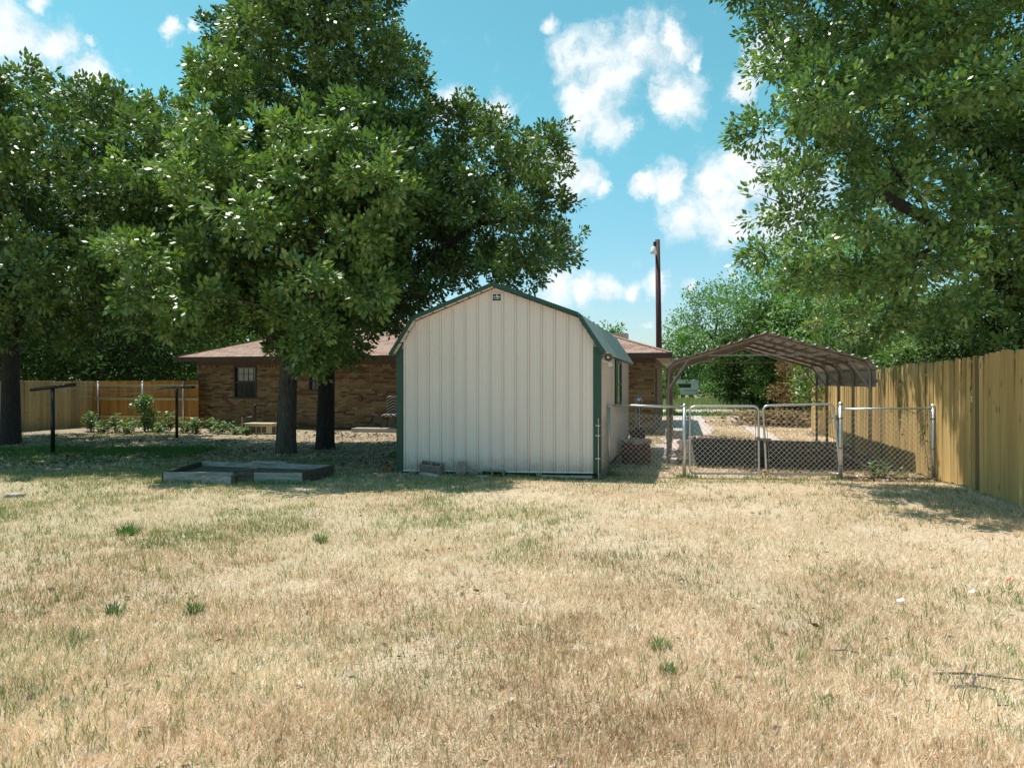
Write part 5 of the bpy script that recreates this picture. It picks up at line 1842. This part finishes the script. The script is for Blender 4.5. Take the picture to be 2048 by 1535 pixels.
# small weeds: stems with leaves
def weed(label, x, y, h, w, n, m='leaf_weed', leaf=.075, group=None, name='weed_plant', z=None, cat='weed'):
    zb = g1(x, y) if z is None else z
    t_ = thing(name, label, cat, (x, y, zb), 0, group)
    mb = MB(); pos = []; ax = []; nr = []
    for i in range(n):
        a = R.uniform(0, 2 * math.pi); rr = w * R.random() ** .6
        hh = h * R.uniform(.45, 1.0)
        b0 = Vector((rr * .3 * math.cos(a), rr * .3 * math.sin(a), 0)); b1 = Vector((rr * math.cos(a), rr * math.sin(a), hh))
        mb.tube([b0, b0.lerp(b1, .5) + Vector((0, 0, hh * .08)), b1], [.005, .004, .002], 4, False)
        for q in np.linspace(.2, 1, max(4, int(hh / .05))):
            for s in range(2):
                p = b0.lerp(b1, float(q)); aa = R.uniform(0, 2 * math.pi)
                pos.append(tuple(p)); ax.append((math.cos(aa), math.sin(aa), R.uniform(-.1, .5))); nr.append((R.normal(0, .3), R.normal(0, .3), 1))
    mb.build('stem', M['grass'] if m == 'leaf_weed' else M['twig'], t_)
    pos, ax, nr = map(np.array, (pos, ax, nr))
    tag(leaf_mesh('leaves', pos, ax, nr, leaf * R.uniform(.6, 1.2, len(pos)), np.clip(R.normal(.5, .25, len(pos)), 0, 1), M[m], t_, (DIA_V, DIA_F)), kind='stuff')
    return t_


GW = 'leafy weeds along the back fence'
wl_ = [(183, 22.9, .62, .28, 14, 'leafy weed at the foot of the steel post in the fence corner'),
       (205, 22.4, .40, .35, 18, 'low spreading weed just right of the corner post'),
       (232, 22.6, .55, .3, 14, 'spindly weed left of the rounded leafy bush'),
       (256, 22.0, .42, .35, 18, 'pale low weed touching the left side of the rounded bush'),
       (318, 22.4, .34, .3, 14, 'short weed between the rounded bush and the far clothes post'),
       (336, 22.8, .62, .22, 10, 'tall thin weed left of the far clothes post'),
       (368, 22.2, .42, .34, 18, 'leafy weed right of the far clothes post'),
       (392, 22.0, .45, .36, 20, 'broad weed at the left corner of the brick house'),
       (424, 22.4, .45, .22, 12, 'upright weed against the brick wall left of the window'),
       (440, 21.8, .33, .34, 18, 'low bright weed under the left side of the window'),
       (466, 21.7, .26, .3, 16, 'low weed left of the pipe stand'),
       (490, 21.5, .2, .22, 12, 'small yellowish weed before the cooler unit')]
for (px, Y, h, w, n, lb) in wl_:
    weed(lb, (px - 1024) / F * Y, Y, h * 1.1, w * 1.1, n + 4, group=GW, leaf=.115)
# vines on the chain link panel
for (px, py, Y, lb, n) in ((1752, 925, 12.35, 'green vine sprouting at the foot of the short chain link panel', 12), (1778, 930, 12.3, 'second green sprout right beside it at the chain link foot', 9)):
    weed(lb, (px - 1024) / F * Y, Y, .28, .22, n, group='sprouts at the chain link panel', leaf=.08, name='vine_sprout', cat='vine')
vn = thing('climbing_vine', 'thin vine hanging on the short chain link panel by the end post', 'vine', (pE.x, pE.y, pE.z), 0)
mb = MB(); pos = []
paths = [[(-.08, -.04, 0), (-.12, -.04, .4), (-.2, -.04, .8), (-.28, -.04, 1.1), (-.5, -.04, 1.2), (-.9, -.03, 1.19)], [(-.1, -.04, 1.2), (-.15, -.04, .95), (-.18, -.04, .7)], [(-.55, -.04, 1.2), (-.6, -.05, 1.0), (-.58, -.05, .8)]]
for pp in paths:
    mb.tube(pp, .004, 5)
    for i in range(len(pp) - 1):
        for q in np.linspace(0, 1, 6):
            pos.append(tuple(Vector(pp[i]).lerp(Vector(pp[i + 1]), float(q)) + Vector((R.normal(0, .03), R.normal(0, .02), R.normal(0, .03)))))
mb.build('stem', M['twig'], vn)
pos = np.array(pos); n_ = len(pos)
tag(leaf_mesh('leaves', pos, rand_unit(n_), rand_unit(n_) + np.array([0, -.5, .8]), .07 * R.uniform(.5, 1.2, n_), R.random(n_), M['leaf_weed'], vn, (DIA_V, DIA_F)), kind='stuff')

# ------------------------------------------------------------------ grass


def scatter(n, y0, y1, power=2.0, half=.80, x0=None, x1=None):
    """positions over the lawn, thinner with distance"""
    q = R.random(n)
    k = 1 - power
    Y = (y0 ** k + q * (y1 ** k - y0 ** k)) ** (1 / k)
    X = R.uniform(-1, 1, n) * (half * Y + .4)
    return X, Y


def footprints(X, Y):
    """True where nothing may grow"""
    dx, dy = X - 1.412, Y - 11.7
    u = dx * UX + dy * UY; v = dx * VX + dy * VY
    shed_ = (u > -SW - .02) & (u < .03) & (v > .02) & (v < SD)
    hx, hy = X - HC.x, Y - HC.y
    hu = hx * UX + hy * UY; hv = hx * VX + hy * VY
    hs = (hu > -WL - .1) & (hu < .1) & (hv > -.1)
    pat = (hu > -9.3) & (hu < -4.1) & (hv > -1.6)
    lu = X * UX + Y * UY; lv = X * VX + Y * VY
    drv = ((lu > -.45) & (lu < .85) & (lv > 15.2) | (lu > 2.05) & (lu < 2.55) & (lv > 17.5)) & (lv < 36)
    drv = drv | ((lu > -.05) & (lu < 3.9) & (lv > 14.75) & (lv < 20.1) & ((fbm(X, Y, .5, 40) < .60)))
    fr = X > 4.19 + .236 * Y - .03
    road_ = (lv > 35.7) & (lv < 41.5)
    bedd = (X > -5.45) & (X < -3.05) & (Y > 11.25) & (Y < 12.6)
    return shed_ | hs | pat | drv | fr | road_ | bedd


def blades(name, X, Y, h, w, lean, tint, m, label, seg=2):
    n = len(X)
    Z = gz(X, Y)
    a = R.uniform(0, 2 * math.pi, n)
    dx, dy = np.cos(a), np.sin(a)
    b = R.uniform(0, 2 * math.pi, n)
    wx, wy = np.cos(b) * w / 2, np.sin(b) * w / 2
    base = np.stack([X, Y, Z - .004], 1)
    wd = np.stack([wx, wy, 0 * wx], 1)
    ln = np.stack([dx * lean * h, dy * lean * h, h * np.sqrt(np.maximum(.02, 1 - np.minimum(lean, .98) ** 2))], 1)
    if seg == 1:
        V = np.stack([base - wd, base + wd, base + ln], 1)
        Fp = np.array([(0, 1, 2)])
    else:
        mid = base + ln * .55 + np.stack([0 * dx, 0 * dy, h * .10], 1)
        V = np.stack([base - wd, base + wd, mid + wd * .75, mid - wd * .75, base + ln], 1)
        Fp = np.array([(0, 1, 2), (0, 2, 3), (3, 2, 4)])
    k = V.shape[1]
    Fc = Fp[None] + (np.arange(n) * k)[:, None, None]
    o = np_mesh(name, V.reshape(-1, 3), Fc.reshape(-1, 3), m, None, np.repeat(tint, len(Fp)))
    return tag(o, label, name.replace('_', ' ').split(' ')[-1] if False else 'grass', kind='stuff')


def tufted(n, y0, y1, per, spread, power, thr=None, nz=(1.0, 0)):
    X, Y = scatter(n, y0, y1, power)
    if thr is not None:
        f_ = fbm(X, Y, nz[0], nz[1]); keep = R.random(len(X)) < thr(f_, X, Y)
        X, Y = X[keep], Y[keep]
    X = np.repeat(X, per) + R.normal(0, 1, len(X) * per) * spread
    Y = np.repeat(Y, per) + R.normal(0, 1, len(Y) * per) * spread
    ok = ~footprints(X, Y)
    return X[ok], Y[ok]


def patch(X, Y):
    """slow colour drift of the lawn"""
    return (fbm(X, Y, 1.3, 7) - .5) * .9 + (fbm(X, Y, .35, 12) - .5) * .5


# flat thatch of dead straw
X, Y = tufted(34000, 2.5, 14, 5, .05, 1.7, lambda f_, x, y: .45 + .9 * sst(.35, .6, f_), (.8, 2))
n = len(X)
blades('dry_grass', X, Y, R.uniform(.035, .11, n), R.uniform(.0022, .0042, n) * (1 + Y / 14), R.uniform(.90, .995, n), np.clip(.66 + patch(X, Y) * .8 + R.normal(0, .28, n), 0, 1), M['straw'], 'flattened pale straw covering the lawn', 1)
# short standing dry blades
X, Y = tufted(44000, 2.5, 20, 7, .035, 1.65, lambda f_, x, y: .35 + .7 * sst(.40, .60, f_), (.75, 5))
n = len(X)
blades('dry_grass', X, Y, R.uniform(.02, .082, n), R.uniform(.003, .006, n) * (1 + Y / 13), R.uniform(.15, .88, n), np.clip(.58 + patch(X, Y) * 1.15 + R.normal(0, .30, n), 0, 1), M['straw'], 'short standing tan grass blades', 1)
# olive green tufts, more of them to the left and towards the shed
def gthr(f_, x, y):
    side = .16 + .84 * sst(3.5, -4.5, x + (y - 6) * -.45)
    return np.clip((.18 + sst(.42, .64, f_)) * side * (.18 + .85 * sst(2.8, 7.5, y)), 0, 1)
X, Y = tufted(76000, 2.6, 13.0, 5, .05, 1.5, gthr, (1.1, 9))
n = len(X)
blades('green_grass', X, Y, R.uniform(.025, .085, n), R.uniform(.003, .005, n) * (1 + Y / 12), R.uniform(.05, .6, n), np.clip(.5 + patch(X, Y) * .6 + R.normal(0, .22, n), 0, 1), M['grass'], 'olive green grass growing through the straw', 1)
# scattered green tufts all over
X, Y = tufted(4200, 2.6, 14.0, 7, .022, 1.5, lambda f_, x, y: sst(.42, .7, f_) * 1.2, (1.6, 31))
n = len(X)
blades('green_grass', X, Y, R.uniform(.03, .09, n), R.uniform(.003, .005, n) * (1 + Y / 14), R.uniform(.1, .7, n), np.clip(R.normal(.4, .25, n), 0, 1), M['grass'], 'single green tufts scattered over the dry lawn', 2)
# shaded grass under the trees
X, Y = R.uniform(-17, 7.2, 26000), R.uniform(11.3, 22.5, 26000)
keep = R.random(26000) < (sst(.38, .62, fbm(X, Y, 1.4, 3)) * .9 + .1) * (1 - .8 * sst(14.0, 15.5, Y) * (X > -9.5) * (X < 1)); X, Y = X[keep], Y[keep]
X = np.repeat(X, 4) + R.normal(0, .04, len(X) * 4); Y = np.repeat(Y, 4) + R.normal(0, .04, len(Y) * 4)
ok = ~footprints(X, Y); X, Y = X[ok], Y[ok]; n = len(X)
blades('green_grass', X, Y, R.uniform(.03, .09, n), R.uniform(.008, .014, n), R.uniform(.1, .7, n), np.clip(R.normal(.45, .25, n), 0, 1), M['grass'], 'thin grass under the oaks and by the gates', 1)
# taller growth along the shed foot, the bed and the posts
tq = R.random(1300); off = R.uniform(.03, .28, 1300)
X = 1.412 - UX * tq * SW - VX * off; Y = 11.7 - UY * tq * SW - VY * off
kp = fbm(X, Y, .35, 21) > .46; X, Y = X[kp], Y[kp]
X2 = np.concatenate([R.uniform(-5.6, -3.1, 900), R.normal(-5.5, .06, 300), R.normal(1.7, .1, 200), gpt(1371).x + R.normal(0, .12, 250), gpt(1681).x + R.normal(0, .12, 250)])
Y2 = np.concatenate([R.normal(11.08, .05, 900), R.uniform(11.2, 12.7, 300), R.normal(12.6, .1, 200), gpt(1371).y + R.normal(0, .12, 250), gpt(1681).y + R.normal(0, .12, 250)])
X, Y = np.concatenate([X, X2]), np.concatenate([Y, Y2]); n = len(X)
blades('green_grass', X, Y, R.uniform(.03, .10, n), R.uniform(.006, .011, n), R.uniform(.05, .6, n), np.clip(R.normal(.4, .3, n), 0, 1), M['grass'], 'taller grass along the shed foot, the garden bed and the posts', 2)
# lush strip by the near clothes post
X, Y = R.uniform(-12.5, -6.8, 16000), R.normal(16.3, .55, 16000)
X2, Y2 = R.uniform(-2.6, -1.0, 2500), R.normal(15.6, .4, 2500)
X, Y = np.concatenate([X, X2]), np.concatenate([Y, Y2])
keep = fbm(X, Y, .9, 6) > .40; X, Y = X[keep], Y[keep]; n = len(X)
blades('lush_grass', X, Y, R.uniform(.04, .12, n), R.uniform(.010, .016, n), R.uniform(.1, .6, n), np.clip(R.normal(.45, .25, n), 0, 1), M['lush'], 'lush green grass at the foot of the near clothes post', 1)
# grass along driveway
X, Y = R.uniform(2.0, 11.0, 60000), R.uniform(12.8, 35, 60000)
ok = ~footprints(X, Y); X, Y = X[ok], Y[ok]; keep = R.random(len(X)) < .35 + .65 * sst(.35, .6, fbm(X, Y, 1.6, 8)); X, Y = X[keep], Y[keep]; n = len(X)
blades('dry_grass', X, Y, R.uniform(.03, .09, n), R.uniform(.009, .018, n), R.uniform(.1, .75, n), np.clip(R.normal(.42, .2, n), 0, 1), M['straw'], 'dry grass between and beside the driveway tracks', 1)
# rough meadow beyond the road
X, Y = R.uniform(4, 26, 26000), R.uniform(41.6, 60, 26000)
n = len(X)
blades('tall_grass', X, Y, R.uniform(.15, .7, n) * (.4 + fbm(X, Y, 2.5, 2)), R.uniform(.03, .06, n), R.uniform(.1, .5, n), np.clip(R.normal(.5, .3, n), 0, 1), M['grass'], 'rough tall grass and weeds beyond the road', 1)
# green verge along the road side
X, Y = R.uniform(7, 14, 5000), R.uniform(33.5, 35.6, 5000); n = len(X)
blades('green_grass', X, Y, R.uniform(.05, .3, n), R.uniform(.02, .04, n), R.uniform(.1, .5, n), np.clip(R.normal(.4, .25, n), 0, 1), M['lush'], 'green verge along the near side of the road', 1)


def litter(name, label, X, Y, size, m, lift=.012, up=1.0, tilt=.5, tint=None):
    n = len(X)
    pos = np.stack([X, Y, gz(X, Y) + lift * R.random(n)], 1)
    a = R.uniform(0, 2 * math.pi, n)
    ax = np.stack([np.cos(a), np.sin(a), R.normal(0, .25, n)], 1)
    nr = np.array([0, 0, up]) + R.normal(0, tilt, (n, 3))
    tn = np.clip(R.normal(.45, .28, n), 0, 1) if tint is None else tint
    o = leaf_mesh(name, pos, ax, nr, size * R.uniform(.6, 1.3, n), tn, m, None, (DIA_V, DIA_F))
    return tag(o, label, 'leaf litter', kind='stuff')


X, Y = R.uniform(-13.5, 1.5, 16000), R.uniform(13, 22.8, 16000)
keep = (~footprints(X, Y)) & (R.random(16000) < .2 + .8 * sst(.4, .6, fbm(X, Y, 1.2, 14))); litter('leaf_litter', 'fallen leaves and debris under the oaks', X[keep], Y[keep], .085, M['litter'])
t_ = R.random(1500); pp = np.array([tuple(gpt(1685 + (1880 - 1685) * float(q)))[:2] for q in t_])
litter('leaf_litter', 'fallen brown leaves along the foot of the short chain link panel', pp[:, 0] + R.normal(0, .05, 1500), pp[:, 1] - .12 + R.normal(0, .12, 1500), .075, M['litter'], .04)
X = R.normal(5.5, .45, 900); Y = R.normal(19.9, .5, 900); litter('leaf_litter', 'drift of brown leaves on the driveway by the house corner', X, Y, .09, M['litter'], .05)
X, Y = R.uniform(4.2, 7.0, 1500), R.uniform(12.6, 15.5, 1500); kp = X < 4.1 + .236 * Y; litter('leaf_litter', 'dark leaves and twigs under the carport by the fence', X[kp], Y[kp], .08, M['litter'], .05, tint=np.clip(R.normal(.2, .2, kp.sum()), 0, 1))
X, Y = scatter(420, 2.8, 12.5, 1.4); litter('leaf_litter', 'single brown leaves scattered on the dry lawn', X, Y, .055, M['litter'], .03)
X, Y = R.uniform(2.4, 5.2, 500), R.uniform(14.8, 18, 500); kp = ~((X < 0)); litter('leaf_litter', 'pale leaves on the track by the stone stack', X, Y, .06, M['litter'], .02)
X, Y = R.normal(10.0, .9, 4600), R.normal(26.6, .9, 4600); kp = X < 4.0 + .236 * Y + .6
pos_h = litter('brush_pile', 'heap of brown brush below the dead shrub', X, Y, .16, M['leaf_dead'], .5)

# sticks and scraps on the lawn
def stick(label, p, pts, r=.008):
    mb = MB(); mb.tube(pts, [r * (1 - .5 * i / (len(pts) - 1)) for i in range(len(pts))], 6)
    mb.tube([pts[1], (pts[1][0] + .06, pts[1][1] + .07, .03)], r * .5, 5)
    o = mb.build('stick', M['twig'], smooth=True); o.location = (p[0], p[1], g1(*p[:2]) + .012)
    tag(o, label, 'stick', 'dead sticks on the lawn')


q = P(1935, 1358, 3.80); stick('longer forked dead stick lying near the right edge of the lawn', q, [(-.16, .03, .0), (-.02, .0, .015), (.14, -.04, .01), (.26, -.05, 0)])
q = P(1945, 1382, 3.65); stick('thicker short dead stick nearest the camera at the right', q, [(-.1, .01, 0), (0, .0, .01), (.1, -.02, 0)], .011)
q = P(1690, 1302, 4.15); stick('small dead stick in the right foreground grass', q, [(-.08, .02, 0), (0, 0, .01), (.08, -.02, .0)], .006)


def scrap(label, px, py, s, m, name='paper_scrap', cat='scrap'):
    Y = H * F / (py - 765); x = (px - 1024) / F * Y
    mb = MB(); mb.quad([(-s, -s * .4, .01), (s * .3, -s * .6, .02), (s * .4, s * .1, .035), (-s * .7, s * .5, .015)]); mb.quad([(s * .3, -s * .6, .02), (s, -s * .2, .008), (s * .8, s * .5, .012), (s * .4, s * .1, .035)])
    o = mb.build(name, m); o.location = (x, Y, g1(x, Y) + .01); so_ = o.modifiers.new('thick', 'SOLIDIFY'); so_.thickness = .002
    tag(o, label, cat)


scrap('crumpled white scrap right of centre in the dry lawn', 1803, 1208, .035, M['paper'])
scrap('small white scrap near the right edge of the lawn', 1946, 1192, .03, M['paper'])
scrap('bright red plastic scrap on the lawn by the right edge', 2020, 1168, .022, M['red_scrap'], 'plastic_scrap')
scrap('brown curled leaf standing in the middle of the lawn', 1362, 1166, .03, M['twig'], 'dry_leaf', 'leaf')
rock('stone', 'pale stone half sunk in the lawn at the left edge', 'stone', ((30 - 1024) / F * 9.9, 9.9, .01), (.26, .2, .09), M['lichen_stone'], 77)


def clump(label, px, py, h, w, n, m='weedy'):
    Y = H * F / (py - 765); x = (px - 1024) / F * Y
    nn = n
    XX_ = R.uniform(-1, 1, nn) * w * .33; YY_ = R.uniform(-1, 1, nn) * w * .33
    a = np.arctan2(YY_, XX_) + R.normal(0, .4, nn); ln = R.uniform(.3, .8, nn); hh = h * R.uniform(.5, 1, nn)
    base = np.stack([XX_, YY_, np.zeros(nn) - .004], 1); wd = np.stack([-np.sin(a), np.cos(a), 0 * a], 1) * .0035
    tip = base + np.stack([np.cos(a) * ln * hh, np.sin(a) * ln * hh, hh * np.sqrt(1 - ln ** 2)], 1); mid = (base + tip) / 2 + np.array([0, 0, .15]) * hh[:, None]
    V = np.stack([base - wd, base + wd, mid + wd, mid - wd, tip], 1).reshape(-1, 3)
    Fc = (np.array([(0, 1, 2), (0, 2, 3), (3, 2, 4)])[None] + (np.arange(nn) * 5)[:, None, None]).reshape(-1, 3)
    o = np_mesh('weed_clump', V, Fc, M[m], None, np.repeat(R.random(nn) * .6, 3))
    o.location = (x, Y, g1(x, Y))
    tag(o, label, 'weed', 'green weed clumps in the dry lawn')


clump('dark green weed clump in the left foreground, left one of the close pair', 228, 1228, .10, .14, 70)
clump('dark green weed clump in the left foreground, right one of the close pair', 388, 1226, .10, .14, 80)
clump('low weed clump below and left of the close pair of clumps', 150, 1282, .08, .18, 60, 'grass')
clump('bright green clump near the left edge behind the other clumps', 255, 1068, .12, .26, 160, 'lush')
clump('bright green tuft to the right of the lower lawn middle', 1335, 1345, .07, .10, 50, 'lush')
clump('green tuft in the right centre of the lawn under the right fence shade', 1320, 1295, .08, .14, 90, 'grass')
clump('small green clump at the lower left corner of the lawn', 125, 1415, .06, .12, 50, 'grass')
clump('grey green tuft in the centre left of the lawn', 640, 1085, .12, .16, 90, 'grass')

# far-off wood closing the horizon
n = 15000
X = R.uniform(-46, -14, n); Yd = 44 + R.uniform(-3, 3, n); Z = R.random(n) ** .9 * (6.5 + 4 * vnoise(X, X * 0, 5, 3))
tag(leaf_mesh('woodland', np.stack([X, Yd, Z], 1), rand_unit(n), rand_unit(n) + np.array([0, -.3, .7]), R.uniform(.45, .85, n), np.clip(R.normal(.4, .2, n), 0, 1), M['leaf_dark'], None, (DIA_V, DIA_F)), 'dark mass of woodland behind the left fence', 'woodland', kind='stuff')
n = 18000
X = R.uniform(-120, 120, n); Yd = 95 + R.uniform(-6, 6, n); Z = R.random(n) ** .8 * (2.6 + 1.6 * vnoise(X, X * 0, 9, 3) + .8 * vnoise(X, X * 0, 3, 5))
tag(leaf_mesh('woodland', np.stack([X, Yd, Z], 1), rand_unit(n), rand_unit(n) + np.array([0, -.4, .7]), R.uniform(.35, .7, n), np.clip(R.normal(.4, .2, n), 0, 1), M['leaf_far'], None, (DIA_V, DIA_F)), 'distant woodland along the horizon', 'woodland', kind='stuff')
print('tris', sum(len(o.data.polygons) for o in COL.objects if o.type == 'MESH'))
